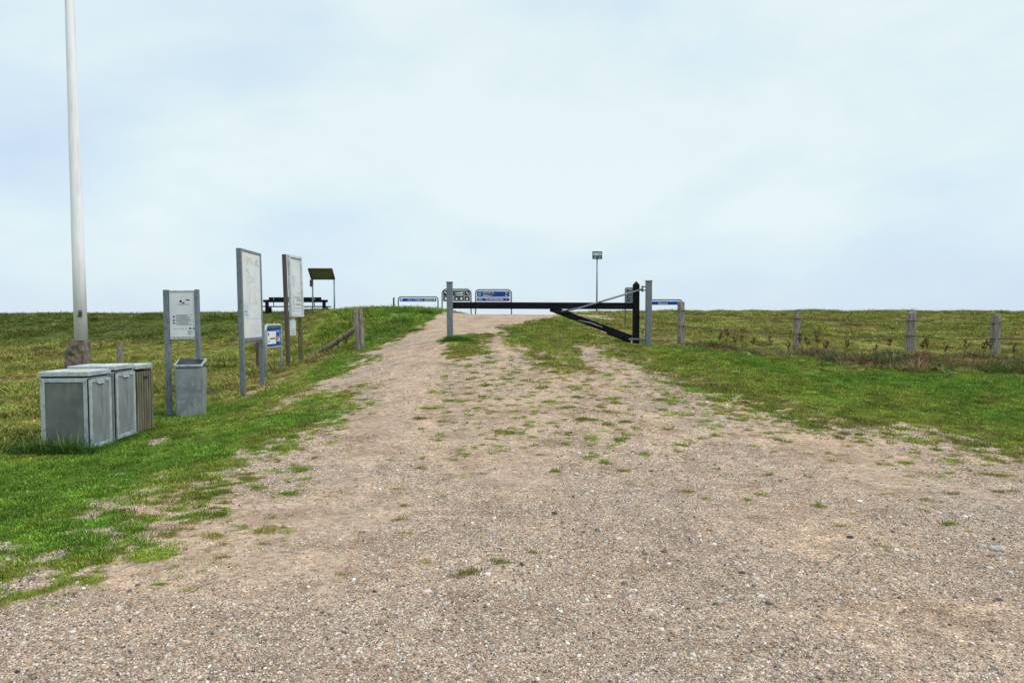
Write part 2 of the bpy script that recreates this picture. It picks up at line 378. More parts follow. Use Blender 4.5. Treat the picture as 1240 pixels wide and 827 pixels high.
def mat_ground():
    m, nt, b = mat('gravel_and_turf')
    v = coords(nt, 'Object')
    ga = N(nt, 'ShaderNodeAttribute'); ga.attribute_name = 'grass'
    sa = N(nt, 'ShaderNodeAttribute'); sa.attribute_name = 'sand'
    ca = N(nt, 'ShaderNodeAttribute'); ca.attribute_name = 'col'
    def voro(scale, rnd=1.0):
        n = N(nt, 'ShaderNodeTexVoronoi'); n.inputs['Scale'].default_value = scale; n.inputs['Randomness'].default_value = rnd
        nt.links.new(v, n.inputs['Vector']); return n
    def rgb(o):
        s = N(nt, 'ShaderNodeSeparateColor'); nt.links.new(o, s.inputs[0]); return s.outputs
    pal = [(0, (.055, .045, .040)), (.08, (.13, .096, .076)), (.24, (.27, .192, .142)), (.5, (.39, .285, .212)), (.66, (.335, .275, .23)), (.78, (.50, .40, .315)), (.90, (.66, .58, .51)), (1, (.74, .69, .64))]
    va, vb, vc = voro(48), voro(95), voro(200)
    A, B_, C_ = rgb(va.outputs['Color']), rgb(vb.outputs['Color']), rgb(vc.outputs['Color'])
    ca_, cb_, cc_ = (ramp(nt, o[0], pal) for o in (A, B_, C_))
    # matrix of fine grains, then medium stones, then the larger ones on top
    base = mix(nt, .40, cc_, (.38, .270, .198))
    mb = math_(nt, 'MULTIPLY', math_(nt, 'LESS_THAN', vb.outputs['Distance'], .52), math_(nt, 'GREATER_THAN', B_[1], .35))
    ma = math_(nt, 'MULTIPLY', math_(nt, 'LESS_THAN', va.outputs['Distance'], .46), math_(nt, 'GREATER_THAN', A[1], .62))
    rut = ramp(nt, sa.outputs['Fac'], [(.55, (0, 0, 0)), (.9, (1, 1, 1))])
    rut = math_(nt, 'MULTIPLY', ramp(nt, math_(nt, 'SUBTRACT', sa.outputs['Fac'], 1.0), [(.0, (0, 0, 0)), (.60, (1, 1, 1))]), .36)
    sand = math_(nt, 'MULTIPLY', math_(nt, 'MINIMUM', sa.outputs['Fac'], 1.0), ramp(nt, noise(nt, v, 2.2, 5, .6), [(.3, (.3, .3, .3)), (.62, (1, 1, 1))]))
    keep = math_(nt, 'SUBTRACT', 1.0, math_(nt, 'MULTIPLY', sand, .85))
    c = mix(nt, math_(nt, 'MULTIPLY', mb, keep), base, cb_)
    c = mix(nt, math_(nt, 'MULTIPLY', ma, keep), c, ca_)
    # broad tones: tan earth, grey gravel
    f1 = noise(nt, v, .55, 5, .6); f2 = noise(nt, v, 2.6, 4, .6)
    c = mix(nt, 1.0, c, ramp(nt, f1, [(.32, (.97, .97, .98)), (.5, (1.06, 1.01, .96)), (.68, (1.14, 1.04, .93))]), 'MULTIPLY')
    c = mix(nt, 1.0, c, ramp(nt, f2, [(.3, (.84, .82, .80)), (.5, (1, 1, 1)), (.72, (1.12, 1.11, 1.09))]), 'MULTIPLY')
    c = mix(nt, math_(nt, 'MULTIPLY', sand, .5), c, (.45, .325, .242))
    c = mix(nt, rut, c, (.60, .48, .375))
    vd, ve = voro(21), voro(9)
    D_, E_ = rgb(vd.outputs['Color']), rgb(ve.outputs['Color'])
    c = mix(nt, 1.0, c, ramp(nt, D_[0], [(0, (.72, .71, .70)), (.25, (.95, .94, .93)), (.75, (1.05, 1.04, 1.02)), (1, (1.32, 1.29, 1.25))]), 'MULTIPLY')
    fe = noise(nt, v, 13, 5, .75)
    c = mix(nt, 1.0, c, ramp(nt, fe, [(.30, (.62, .60, .58)), (.45, (1, 1, 1)), (.60, (1.03, 1.03, 1.02)), (.72, (1.28, 1.26, 1.23))]), 'MULTIPLY')
    f5 = noise(nt, v, 1.3, 5, .65)
    c = mix(nt, 1.0, c, ramp(nt, f5, [(.34, (.78, .74, .70)), (.5, (1, 1, 1)), (.66, (1.12, 1.10, 1.07))]), 'MULTIPLY')
    # turf earth under the blades
    f3 = noise(nt, v, 22, 4, .65)
    tc = mix(nt, 1.0, ca.outputs['Color'], ramp(nt, f3, [(.3, (.55, .55, .5)), (.7, (1.35, 1.25, 1.15))]), 'MULTIPLY')
    f4 = noise(nt, v, 34, 3, .7)
    gm = math_(nt, 'MULTIPLY_ADD', math_(nt, 'SUBTRACT', f4, .5), 1.3, ga.outputs['Fac'])
    gm = ramp(nt, gm, [(.40, (0, 0, 0)), (.72, (1, 1, 1))])
    col = mix(nt, gm, c, tc)
    nt.links.new(col, b.inputs['Base Color']); b.inputs['Roughness'].default_value = .92
    b.inputs['Specular IOR Level'].default_value = .2
    h = math_(nt, 'ADD', math_(nt, 'MULTIPLY', math_(nt, 'MULTIPLY', ma, keep), math_(nt, 'SUBTRACT', .5, va.outputs['Distance'])), math_(nt, 'MULTIPLY', math_(nt, 'SUBTRACT', .6, vb.outputs['Distance']), .45))
    h = math_(nt, 'ADD', h, math_(nt, 'MULTIPLY', f3, .5))
    bp = N(nt, 'ShaderNodeBump'); bp.inputs['Strength'].default_value = .75; bp.inputs['Distance'].default_value = .012
    nt.links.new(h, bp.inputs['Height']); nt.links.new(bp.outputs[0], b.inputs['Normal'])
    return m
M['ground'] = mat_ground()

# ------------------------------------------------------------------ mesh helpers
def bx(bm, c, s, rot=None, bev=.004):
    mt = Matrix.Translation(Vector(c)) @ (rot.to_matrix().to_4x4() if rot is not None else Matrix()) @ Matrix.Diagonal((*s, 1))
    r = bmesh.ops.create_cube(bm, size=1, matrix=mt)
    if bev:
        ed = list({e for v in r['verts'] for e in v.link_edges})
        bmesh.ops.bevel(bm, geom=ed, offset=min(bev, min(s) * .3), segments=1, affect='EDGES', clamp_overlap=True)

def sweep(bm, pts, rad, n=10, cap=True):
    pts = [Vector(p) for p in pts]
    rad = rad if hasattr(rad, '__len__') else [rad] * len(pts)
    t0 = (pts[1] - pts[0]).normalized()
    up = Vector((0, 0, 1)) if abs(t0.z) < .9 else Vector((0, 1, 0))
    u = t0.cross(up).normalized(); rings = []
    for i, p in enumerate(pts):
        t = ((pts[min(i + 1, len(pts) - 1)] - pts[max(i - 1, 0)])).normalized()
        u = (u - t * u.dot(t)).normalized(); w = t.cross(u)
        rings.append([bm.verts.new(p + (u * math.cos(a) + w * math.sin(a)) * rad[i]) for a in [2 * math.pi * k / n for k in range(n)]])
    for a, b in zip(rings, rings[1:]):
        for k in range(n):
            f = bm.faces.new((a[k], a[(k + 1) % n], b[(k + 1) % n], b[k])); f.smooth = True
    if cap:
        bm.faces.new(rings[0][::-1]); bm.faces.new(rings[-1])

def hexa(bm, lo, hi):
    """solid between two four-corner loops"""
    a = [bm.verts.new(p) for p in lo]; b = [bm.verts.new(p) for p in hi]
    bm.faces.new(a[::-1]); bm.faces.new(b)
    for k in range(4): bm.faces.new((a[k], a[(k + 1) % 4], b[(k + 1) % 4], b[k]))

def obj(name, bm, m, parent=None):
    me = bpy.data.meshes.new(name)
    bmesh.ops.recalc_face_normals(bm, faces=bm.faces)
    bm.to_mesh(me); bm.free()
    if m: me.materials.append(M[m] if isinstance(m, str) else m)
    o = bpy.data.objects.new(name, me); COL.objects.link(o)
    if parent: o.parent = parent
    return o

def part(name, m, parent, *boxes, bev=.004):
    bm = bmesh.new()
    for q in boxes: bx(bm, q[0], q[1], q[2] if len(q) > 2 else None, bev)
    return obj(name, bm, m, parent)

def tag(o, label=None, cat=None, group=None, kind=None):
    if label: o['label'] = label
    if cat: o['category'] = cat
    if group: o['group'] = group
    if kind: o['kind'] = kind
    return o

def thing(name, label, cat, loc, rz=0, lean=0, lean_y=0, group=None):
    o = bpy.data.objects.new(name, None); COL.objects.link(o); o.empty_display_size = .2
    o.location = loc
    # rz turns the thing about the vertical, lean tips it sideways (world X) afterwards
    o.rotation_euler = (Matrix.Rotation(lean, 4, 'Y') @ Matrix.Rotation(lean_y, 4, 'X') @ Matrix.Rotation(rz, 4, 'Z')).to_euler()
    return tag(o, label, cat, group)

def text_mesh(name, s, size, m, parent, loc, rx=90, rz=0, ext=.0015, align='LEFT'):
    cu = bpy.data.curves.new(name, 'FONT'); cu.body = s; cu.size = size; cu.extrude = ext; cu.align_x = align
    t = bpy.data.objects.new('tmp', cu); COL.objects.link(t)
    bpy.context.view_layer.update()
    me = bpy.data.meshes.new_from_object(t.evaluated_get(bpy.context.evaluated_depsgraph_get()))
    bpy.data.objects.remove(t); me.name = name
    me.materials.clear(); me.materials.append(M[m])
    o = bpy.data.objects.new(name, me); COL.objects.link(o); o.parent = parent
    o.location = loc; o.rotation_euler = (R(rx), 0, R(rz))
    return o

def wood_post(bm, h, w, seed, d=None, slant=.02, n=12, sink=.25):
    rnd = random.Random(seed); d = d or w
    prof = []
    for k in range(n):
        a = 2 * math.pi * (k + .5) / n
        ca, sa = math.cos(a), math.sin(a)
        q = (abs(ca) ** 4 + abs(sa) ** 4) ** -.25
        prof.append((ca * q * w / 2 * rnd.uniform(.84, 1.06), sa * q * d / 2 * rnd.uniform(.84, 1.06)))
    rings = []; zs = [-sink, 0, .15, .35, .55, .72, .86, .96, 1.0]
    for i, z in enumerate(zs):
        zz = z * h if z > 0 else z
        s = 1.05 - .10 * max(z, 0); ox, oy = rnd.uniform(-.006, .006), rnd.uniform(-.006, .006)
        rings.append([bm.verts.new((x * s * rnd.uniform(.95, 1.04) + ox, y * s * rnd.uniform(.95, 1.04) + oy,
                                    zz + (slant * x / w + rnd.uniform(-.01, .006) if i == len(zs) - 1 else 0))) for x, y in prof])
    for a, b in zip(rings, rings[1:]):
        for k in range(n): bm.faces.new((a[k], a[(k + 1) % n], b[(k + 1) % n], b[k]))
    bm.faces.new(rings[0][::-1]); bm.faces.new(rings[-1])

# ------------------------------------------------------------------ the ground (one sheet)
def geo(a, b, first, grow):
    out = []; p = a; s = first; sg = 1 if b > a else -1
    while (b - p) * sg > 0:
        p += s * sg; out.append(p); s *= grow
    return out
xs = np.array(sorted(geo(-11, -9000, .08, 1.14) + list(np.arange(-11, 13.01, .065)) + geo(13.01, 9000, .08, 1.14)))
ys = np.array(sorted(geo(2.4, -60, .08, 1.2) + list(np.arange(2.4, 13, .055)) + list(np.arange(13, 24, .08)) + list(np.arange(24, 50, .18)) + geo(50, 9000, .25, 1.14)))
gx, gy = np.meshgrid(xs, ys)
fx, fy = gx.ravel(), gy.ravel()
gz = H(fx, fy)
grass, sand, gcol, fieldm = layout(fx, fy)
nx, ny = len(xs), len(ys)
ii = (np.arange(ny - 1)[:, None] * nx + np.arange(nx - 1)[None, :]).ravel()
quads = np.stack([ii, ii + 1, ii + nx + 1, ii + nx], 1)
fm = grass[quads].mean(1) > .5

def sheet(name, sel):
    q = quads[sel]; used = np.unique(q)
    remap = np.full(len(fx), -1, np.int64); remap[used] = np.arange(len(used))
    me = bpy.data.meshes.new(name)
    me.vertices.add(len(used)); me.vertices.foreach_set('co', np.stack([fx[used], fy[used], gz[used]], 1).astype(np.float32).ravel())
    me.loops.add(len(q) * 4); me.loops.foreach_set('vertex_index', remap[q].astype(np.int32).ravel())
    me.polygons.add(len(q)); me.polygons.foreach_set('loop_start', np.arange(0, len(q) * 4, 4, dtype=np.int32))
    me.update(calc_edges=True); me.polygons.foreach_set('use_smooth', np.ones(len(q), bool))
    for nm, arr in (('grass', grass), ('sand', sand)):
        a = me.attributes.new(nm, 'FLOAT', 'POINT'); a.data.foreach_set('value', arr[used].astype(np.float32))
    a = me.attributes.new('col', 'FLOAT_COLOR', 'POINT')
    a.data.foreach_set('color', np.concatenate([gcol[used], np.ones((len(used), 1))], 1).astype(np.float32).ravel())
    me.materials.append(M['ground'])
    o = bpy.data.objects.new(name, me); COL.objects.link(o); o['kind'] = 'structure'
    return o
sheet('gravel_track', ~fm)
sheet('grass_field', fm)

# ------------------------------------------------------------------ scatter by geometry nodes (grass, gravel, weeds: stuff)
def make_tuft(name, n, h, r, lean, w, seed, m='blade'):
    rnd = random.Random(seed); vs, fs, var = [], [], []
    for _ in range(n):
        a = rnd.uniform(0, 6.283); rr = r * math.sqrt(rnd.random())
        bx_, by_ = rr * math.cos(a), rr * math.sin(a)
        hh = rnd.uniform(*h); la = a + rnd.gauss(0, .9); ll = hh * rnd.uniform(.1, 1) * lean
        fa = rnd.uniform(0, 3.1416); cx, cy = math.cos(fa), math.sin(fa); ww = w * rnd.uniform(.6, 1.2)
        b0 = len(vs); vv = rnd.random()
        for (t, wf) in ((0, .5), (.45, .5), (.8, .3), (1, 0)):
            ox, oy = math.cos(la) * ll * t ** 1.8, math.sin(la) * ll * t ** 1.8
            z = hh * t * (1 - .25 * lean * t * t) - (.01 if t == 0 else 0)
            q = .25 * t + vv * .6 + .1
            if wf:
                vs += [(bx_ + ox - cx * ww * wf, by_ + oy - cy * ww * wf, z), (bx_ + ox + cx * ww * wf, by_ + oy + cy * ww * wf, z)]; var += [q, q]
            else:
                vs.append((bx_ + ox, by_ + oy, z)); var.append(q)
        fs += [(b0, b0 + 1, b0 + 3, b0 + 2), (b0 + 2, b0 + 3, b0 + 5, b0 + 4), (b0 + 4, b0 + 5, b0 + 6)]
    me = bpy.data.meshes.new(name); me.from_pydata(vs, [], fs)
    a = me.attributes.new('var', 'FLOAT', 'POINT'); a.data.foreach_set('value', np.array(var, np.float32))
    me.materials.append(M[m]); return me

def make_rosette(name, n, L, w, seed, m='blade'):
    """broad leaves from one root (dock, plantain, clover)"""
    rnd = random.Random(seed); vs, fs, var = [], [], []
    for i in range(n):
        a = rnd.uniform(0, 6.283); l = L * rnd.uniform(.5, 1.1); up = rnd.uniform(.15, 1.0); ww = w * rnd.uniform(.7, 1.2)
        dx, dy = math.cos(a), math.sin(a); b0 = len(vs); vv = rnd.random()
        for t, f in ((0, .12), (.3, .8), (.6, 1), (.85, .6), (1, .05)):
            x, y, z = dx * l * t, dy * l * t, l * (up * t - .75 * up * t * t) + .005
            vs += [(x - dy * ww * f / 2, y + dx * ww * f / 2, z + .1 * ww * f), (x + dy * ww * f / 2, y - dx * ww * f / 2, z + .1 * ww * f)]
            var += [.2 + .7 * vv] * 2
        for k in range(4): fs.append((b0 + 2 * k, b0 + 2 * k + 1, b0 + 2 * k + 3, b0 + 2 * k + 2))
    me = bpy.data.meshes.new(name); me.from_pydata(vs, [], fs)
    a = me.attributes.new('var', 'FLOAT', 'POINT'); a.data.foreach_set('value', np.array(var, np.float32))
    me.materials.append(M[m]); return me

def make_pebble(name, seed):
    bm = bmesh.new(); bmesh.ops.create_icosphere(bm, subdivisions=1, radius=1)
    rnd = random.Random(seed)
    sc = (1, rnd.uniform(.62, .95), rnd.uniform(.45, .72))
    for v in bm.verts:
        k = rnd.uniform(.78, 1.15)
        v.co = Vector((v.co.x * sc[0] * k, v.co.y * sc[1] * k, v.co.z * sc[2] * k))
    me = bpy.data.meshes.new(name); bm.to_mesh(me); bm.free(); me.materials.append(M['pebble']); return me

def scatter(name, pts, scale, rot, col, meshes, label=None):
    n = len(pts)
    me = bpy.data.meshes.new(name); me.vertices.add(n)
    me.vertices.foreach_set('co', np.asarray(pts, np.float32).ravel())
    def at(nm, ty, key, arr):
        a = me.attributes.new(nm, ty, 'POINT'); a.data.foreach_set(key, np.asarray(arr).ravel())
    at('scl', 'FLOAT', 'value', np.asarray(scale, np.float32))
    at('rot', 'FLOAT_VECTOR', 'vector', np.asarray(rot, np.float32))
    at('col', 'FLOAT_COLOR', 'color', np.concatenate([col, np.ones((n, 1))], 1).astype(np.float32))
    at('idx', 'INT', 'value', rng.integers(0, len(meshes), n).astype(np.int32))
    c = bpy.data.collections.new(name + '_kinds')
    for i, q in enumerate(meshes):
        o = bpy.data.objects.new('%s_kind_%02d' % (name, i), q); c.objects.link(o)
    ng = bpy.data.node_groups.new(name + '_spread', 'GeometryNodeTree')
    ng.interface.new_socket('Geometry', in_out='INPUT', socket_type='NodeSocketGeometry')
    ng.interface.new_socket('Geometry', in_out='OUTPUT', socket_type='NodeSocketGeometry')
    gi, go = ng.nodes.new('NodeGroupInput'), ng.nodes.new('NodeGroupOutput')
    ci = ng.nodes.new('GeometryNodeCollectionInfo'); ci.inputs['Collection'].default_value = c
    ci.inputs['Separate Children'].default_value = True; ci.inputs['Reset Children'].default_value = True
    ip = ng.nodes.new('GeometryNodeInstanceOnPoints'); ip.inputs['Pick Instance'].default_value = True
    def na(nm, ty):
        x = ng.nodes.new('GeometryNodeInputNamedAttribute'); x.data_type = ty; x.inputs['Name'].default_value = nm
        return [o for o in x.outputs if o.enabled and o.name == 'Attribute'][0]
    L = ng.links.new
    L(gi.outputs[0], ip.inputs['Points']); L(ci.outputs[0], ip.inputs['Instance'])
    L(na('idx', 'INT'), ip.inputs['Instance Index'])
    L(na('rot', 'FLOAT_VECTOR'), ip.inputs['Rotation']); L(na('scl', 'FLOAT'), ip.inputs['Scale'])
    L(ip.outputs[0], go.inputs[0])
    o = bpy.data.objects.new(name, me); COL.objects.link(o)
    md = o.modifiers.new('spread', 'NODES'); md.node_group = ng
    o['kind'] = 'stuff'
    if label: o['label'] = label
    return o

def wedge(n, y0, y1, power=1.0, pad=1.12, extra=.8):
    """random ground points inside (a little more than) the view, y density ~ 1/y^power per m2"""
    u = rng.random(n * 2)
    e = 2 - power                      # area grows with y
    y = (y0 ** e + u * (y1 ** e - y0 ** e)) ** (1 / e) if abs(e) > 1e-6 else y0 * (y1 / y0) ** u
    half = y * 620 / FPX * pad + extra
    x = (rng.random(n * 2) * 2 - 1) * half
    return x[:n], y[:n]

def jitter(c, amt=.22, hue=.12):
    k = np.exp(rng.normal(0, amt, (len(c), 1))); hsh = 1 + rng.normal(0, hue, (len(c), 1)) * np.array([[1, .1, .6]])
    return np.clip(c * k * hsh, .004, .9)

BINBOX = (-6.05, -5.36, 9.37, 11.12)
def clear(x, y, pad=0.0):
    return ~((x > BINBOX[0] - pad) & (x < BINBOX[1] + pad) & (y > BINBOX[2] - pad) & (y < BINBOX[3] + pad))

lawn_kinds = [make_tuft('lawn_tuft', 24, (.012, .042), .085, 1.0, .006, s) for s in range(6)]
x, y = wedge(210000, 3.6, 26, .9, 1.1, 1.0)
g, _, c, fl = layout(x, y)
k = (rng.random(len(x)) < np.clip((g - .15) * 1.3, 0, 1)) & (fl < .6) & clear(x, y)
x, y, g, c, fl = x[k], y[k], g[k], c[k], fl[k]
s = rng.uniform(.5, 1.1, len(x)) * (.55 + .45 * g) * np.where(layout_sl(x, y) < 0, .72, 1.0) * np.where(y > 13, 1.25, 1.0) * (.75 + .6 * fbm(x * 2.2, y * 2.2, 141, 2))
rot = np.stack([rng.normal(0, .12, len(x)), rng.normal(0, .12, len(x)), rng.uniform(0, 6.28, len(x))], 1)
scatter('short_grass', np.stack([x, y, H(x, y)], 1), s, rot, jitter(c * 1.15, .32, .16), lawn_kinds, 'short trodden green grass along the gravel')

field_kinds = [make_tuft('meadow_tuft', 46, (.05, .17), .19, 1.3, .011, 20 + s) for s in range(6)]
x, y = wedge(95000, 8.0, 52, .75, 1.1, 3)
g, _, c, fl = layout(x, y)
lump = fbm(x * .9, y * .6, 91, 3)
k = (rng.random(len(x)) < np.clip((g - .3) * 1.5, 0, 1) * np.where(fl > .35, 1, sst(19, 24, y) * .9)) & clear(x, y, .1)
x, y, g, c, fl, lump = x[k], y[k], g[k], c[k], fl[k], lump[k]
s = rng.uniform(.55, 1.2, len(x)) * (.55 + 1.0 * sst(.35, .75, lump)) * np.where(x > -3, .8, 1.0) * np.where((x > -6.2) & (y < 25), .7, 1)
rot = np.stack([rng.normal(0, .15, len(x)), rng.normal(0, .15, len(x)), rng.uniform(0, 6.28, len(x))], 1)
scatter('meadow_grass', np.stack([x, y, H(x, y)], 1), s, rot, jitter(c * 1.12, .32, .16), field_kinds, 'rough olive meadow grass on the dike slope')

# gravel stones
peb = [make_pebble('pebble', s) for s in range(8)]
PAL = np.array([[.66, .59, .52], [.74, .70, .65], [.50, .40, .32], [.40, .295, .22], [.32, .245, .19], [.24, .195, .17], [.15, .122, .108], [.07, .062, .060], [.29, .28, .28], [.41, .265, .18], [.57, .48, .39]])
WGT = np.array([.11, .055, .15, .19, .15, .12, .07, .025, .04, .065, .085]); WGT = WGT / WGT.sum()
def stones(n, y0, y1, power, r0, r1, keepg=.5):
    x, y = wedge(n, y0, y1, power, 1.08, .5)
    g, sd, _, _ = layout(x, y)
    patch = sst(.30, .62, fbm(x * .8, y * .8, 101, 3)) * .75 + .25
    k = (g < keepg * rng.random(len(x)) * 2) & (rng.random(len(x)) < patch * (1 - .75 * np.minimum(sd, 1)))
    x, y = x[k], y[k]
    r = np.exp(rng.uniform(math.log(r0), math.log(r1), len(x)) * 1.0)
    return x, y, r
X, Y, RR = [], [], []
for a in ((230000, 3.0, 8.5, 1.6, .0028, .0078), (52000, 3.0, 13.0, 1.3, .0055, .0125), (8000, 3.0, 16.0, .8, .010, .019), (1500, 4, 18, .6, .018, .032)):
    q = stones(*a); X.append(q[0]); Y.append(q[1]); RR.append(q[2])
x, y, r = np.concatenate(X), np.concatenate(Y), np.concatenate(RR)
rot = np.stack([rng.normal(0, .35, len(x)), rng.normal(0, .35, len(x)), rng.uniform(0, 6.28, len(x))], 1)
cc = PAL[rng.choice(len(PAL), len(x), p=WGT)]
scatter('gravel', np.stack([x, y, H(x, y) + r * .15], 1), r, rot, jitter(cc, .14, .04), peb, 'loose mixed gravel stones')

# weeds along the fence, below the broken rail and around the field edge
weed_kinds = [make_tuft('weed_clump', 34, (.10, .34), .16, 1.1, .011, 40 + s) for s in range(4)] + [make_rosette('weed_leaves', 12, .22, .055, 60 + s) for s in range(4)]
WC = np.array([[.26, .165, .09], [.22, .115, .066], [.11, .155, .03], [.075, .13, .024], [.28, .225, .10], [.09, .095, .045]])
def strip(n, pix_a, pix_b, w):
    a, b = [], []
    for i in range(n):
        t = random.random(); pa = pix_a[0] + (pix_b[0] - pix_a[0]) * t; ya = pix_a[1] + (pix_b[1] - pix_a[1]) * t
        Y_ = ya + random.gauss(0, w); a.append((pa - 620) / FPX * Y_); b.append(Y_)
    return np.array(a), np.array(b)
segs = [strip(1100, (838, 20.2), (1010, 19.0), .5), strip(4600, (990, 18.7), (1330, 17.4), .85), strip(200, (372, 20.6), (432, 20.7), .35), strip(170, (300, 21.5), (425, 20.9), .4), strip(250, (-60, 15), (270, 19), .9)]
x = np.concatenate([q[0] for q in segs]); y = np.concatenate([q[1] for q in segs])
big = fbm(x * 1.1, y * 1.1, 111, 3)
k = big > .24
x, y, big = x[k], y[k], big[k]
small = np.where(x < -3.5, .5, 1.0)
ti = (np.clip(fbm(x * 1.5, y * 1.5, 121, 2) * 1.6 - .3 + rng.normal(0, .22, len(x)), 0, .999) * len(WC)).astype(int)
rot = np.stack([rng.normal(0, .15, len(x)), rng.normal(0, .15, len(x)), rng.uniform(0, 6.28, len(x))], 1)
scatter('weeds', np.stack([x, y, H(x, y)], 1), rng.uniform(.5, 1.1, len(x)) * (.48 + .65 * sst(.35, .7, big)) * small, rot, jitter(WC[ti], .25, .1), weed_kinds, 'brown and green weeds growing along the wire fence')

# dark green nettle tufts by the fence post, in the foot of the gate post, and round the cabinets
x, y, s_, c_ = [], [], [], []
for px, Y0, n, sx, sy, sc, col in ((853, 20.2, 60, .30, .25, .75, (.025, .075, .018)), (1040, 18.3, 40, .35, .25, .6, (.045, .075, .04)), (550, 18.8, 90, .17, .16, .55, (.055, .14, .016)),
                                  (1078, 18.2, 50, .4, .3, .8, (.07, .055, .03)), (1000, 18.9, 30, .2, .2, .7, (.03, .05, .02)), (300, 15.9, 14, .3, .3, .5, (.10, .10, .04)), (68, 9.15, 55, .17, .06, .70, (.045, .105, .016))):
    for i in range(n):
        yy = Y0 + random.gauss(0, sy); xx = (px - 620) / FPX * Y0 + random.gauss(0, sx)
        x.append(xx); y.append(yy); s_.append(sc * random.uniform(.6, 1.1)); c_.append(col)
for i in range(420):   # round the foot of the cabinets
    side = random.random()
    if side < .45: xx, yy = random.uniform(-6.25, -5.30), 9.34 - abs(random.gauss(0, .10))
    else: xx, yy = -5.33 + abs(random.gauss(0, .10)), random.uniform(9.3, 11.15)
    x.append(xx); y.append(yy); s_.append(random.uniform(.14, .24) if side >= .45 or xx > -5.62 else random.uniform(.22, .5)); c_.append((.048, .120, .014))
x, y = np.array(x), np.array(y)
rot = np.stack([rng.normal(0, .15, len(x)), rng.normal(0, .15, len(x)), rng.uniform(0, 6.28, len(x))], 1)
scatter('taller_grass', np.stack([x, y, H(x, y)], 1), np.array(s_), rot, jitter(np.array(c_), .2, .12), weed_kinds[:4], 'taller green grass round posts and cabinets')

# ------------------------------------------------------------------ flagpole
gp = Vector((P(98, 412, 13).x, 13, 0)); gp.z = H(gp.x, 13)
a, b = P(98.3, 412, 13), P(84.2, 0, 13)
fp = thing('flagpole', 'tall white flagpole bolted to a brown stone block behind the metal waste cabinets', 'flagpole', gp)
bm = bmesh.new()
dirv = (b - a); pts = [a - gp + dirv * t for t in (0, .25, .5, .75, 1, 1.3, 1.6)]
sweep(bm, pts, [.108 - .0085 * t for t in (0, 1, 2, 3, 4, 5, 6)], 20)
pole = obj('pole', bm, 'white_paint', fp)
bm = bmesh.new(); z1 = a.z - gp.z - .002; sx = a.x - gp.x
rb = random.Random(8); rings = []
for zz, l_, r_ in ((-.2, .27, .12), (z1 * .25, .26, .12), (z1 * .5, .255, .118), (z1 * .72, .25, .118), (z1 - .22, .235, .116), (z1 - .12, .20, .114), (z1 - .04, .165, .112), (z1, .15, .108)):
    loop = []
    for k in range(20):
        a_ = 2 * math.pi * (k + .5) / 20; ca_, sa_ = math.cos(a_), math.sin(a_); q_ = (abs(ca_) ** 6 + abs(sa_) ** 6) ** (-1 / 6)
        loop.append(bm.verts.new((sx + (r_ - l_) / 2 + (r_ + l_) / 2 * ca_ * q_ + rb.uniform(-.007, .007), .01 + .14 * sa_ * q_ + rb.uniform(-.007, .007), zz + rb.uniform(-.012, 0))))
    rings.append(loop)
for r0, r1 in zip(rings, rings[1:]):
    for k in range(20): bm.faces.new((r0[k], r0[(k + 1) % 20], r1[(k + 1) % 20], r1[k]))
bm.faces.new(rings[-1]); bm.faces.new(rings[0][::-1])
obj('stone_block', bm, 'block', fp)
cl = P(97.0, 380, 12.88) - gp
bm = bmesh.new(); bx(bm, cl, (.05, .03, .12), None, .008); bx(bm, cl + Vector((.018, -.03, .02)), (.05, .05, .03), None, .006); bx(bm, cl + Vector((-.004, -.03, -.035)), (.03, .05, .04), None, .006)
obj('rope_cleat', bm, 'wood_dark', fp)

# ------------------------------------------------------------------ waste cabinets (front faces +X, end faces the camera)
def cabinet_frame(t, w, d, h, wood=False):
    """local: x 0 (back) .. d (front), y 0..w along the row, z up"""
    fr = .055
    bm = bmesh.new()
    for xx in (fr / 2, d - fr / 2):
        for yy in (fr / 2, w - fr / 2): bx(bm, (xx, yy, h / 2 - .03), (fr, fr, h + .06), None, .004)
    for z in (.03, h - fr / 2):
        for yy in (fr / 2, w - fr / 2): bx(bm, (d / 2, yy, z), (d - 2 * fr - .002, fr - .006, fr), None, .004)
        for xx in (fr / 2, d - fr / 2): bx(bm, (xx, w / 2, z), (fr - .006, w - 2 * fr - .002, fr), None, .004)
    return obj('frame', bm, 'gap_shade_black' if wood else 'galv_light', t)  # wooden cabinet's frame is near-black: shade between the slats put into its colour

def lid(t, w, d, h, th=.055, over=.022):
    bm = bmesh.new()
    bx(bm, (d / 2, w / 2, h + .022 + th / 2), (d + 2 * over, w + .006, th), None, .005)
    l = obj('lid', bm, 'galv_light', t)
    part('lid_top', 'galv_lid', l, ((d / 2, w / 2, h + .022 + th + .004), (d + 2 * over - .016, w - .012, .006)), bev=.002)
    return l

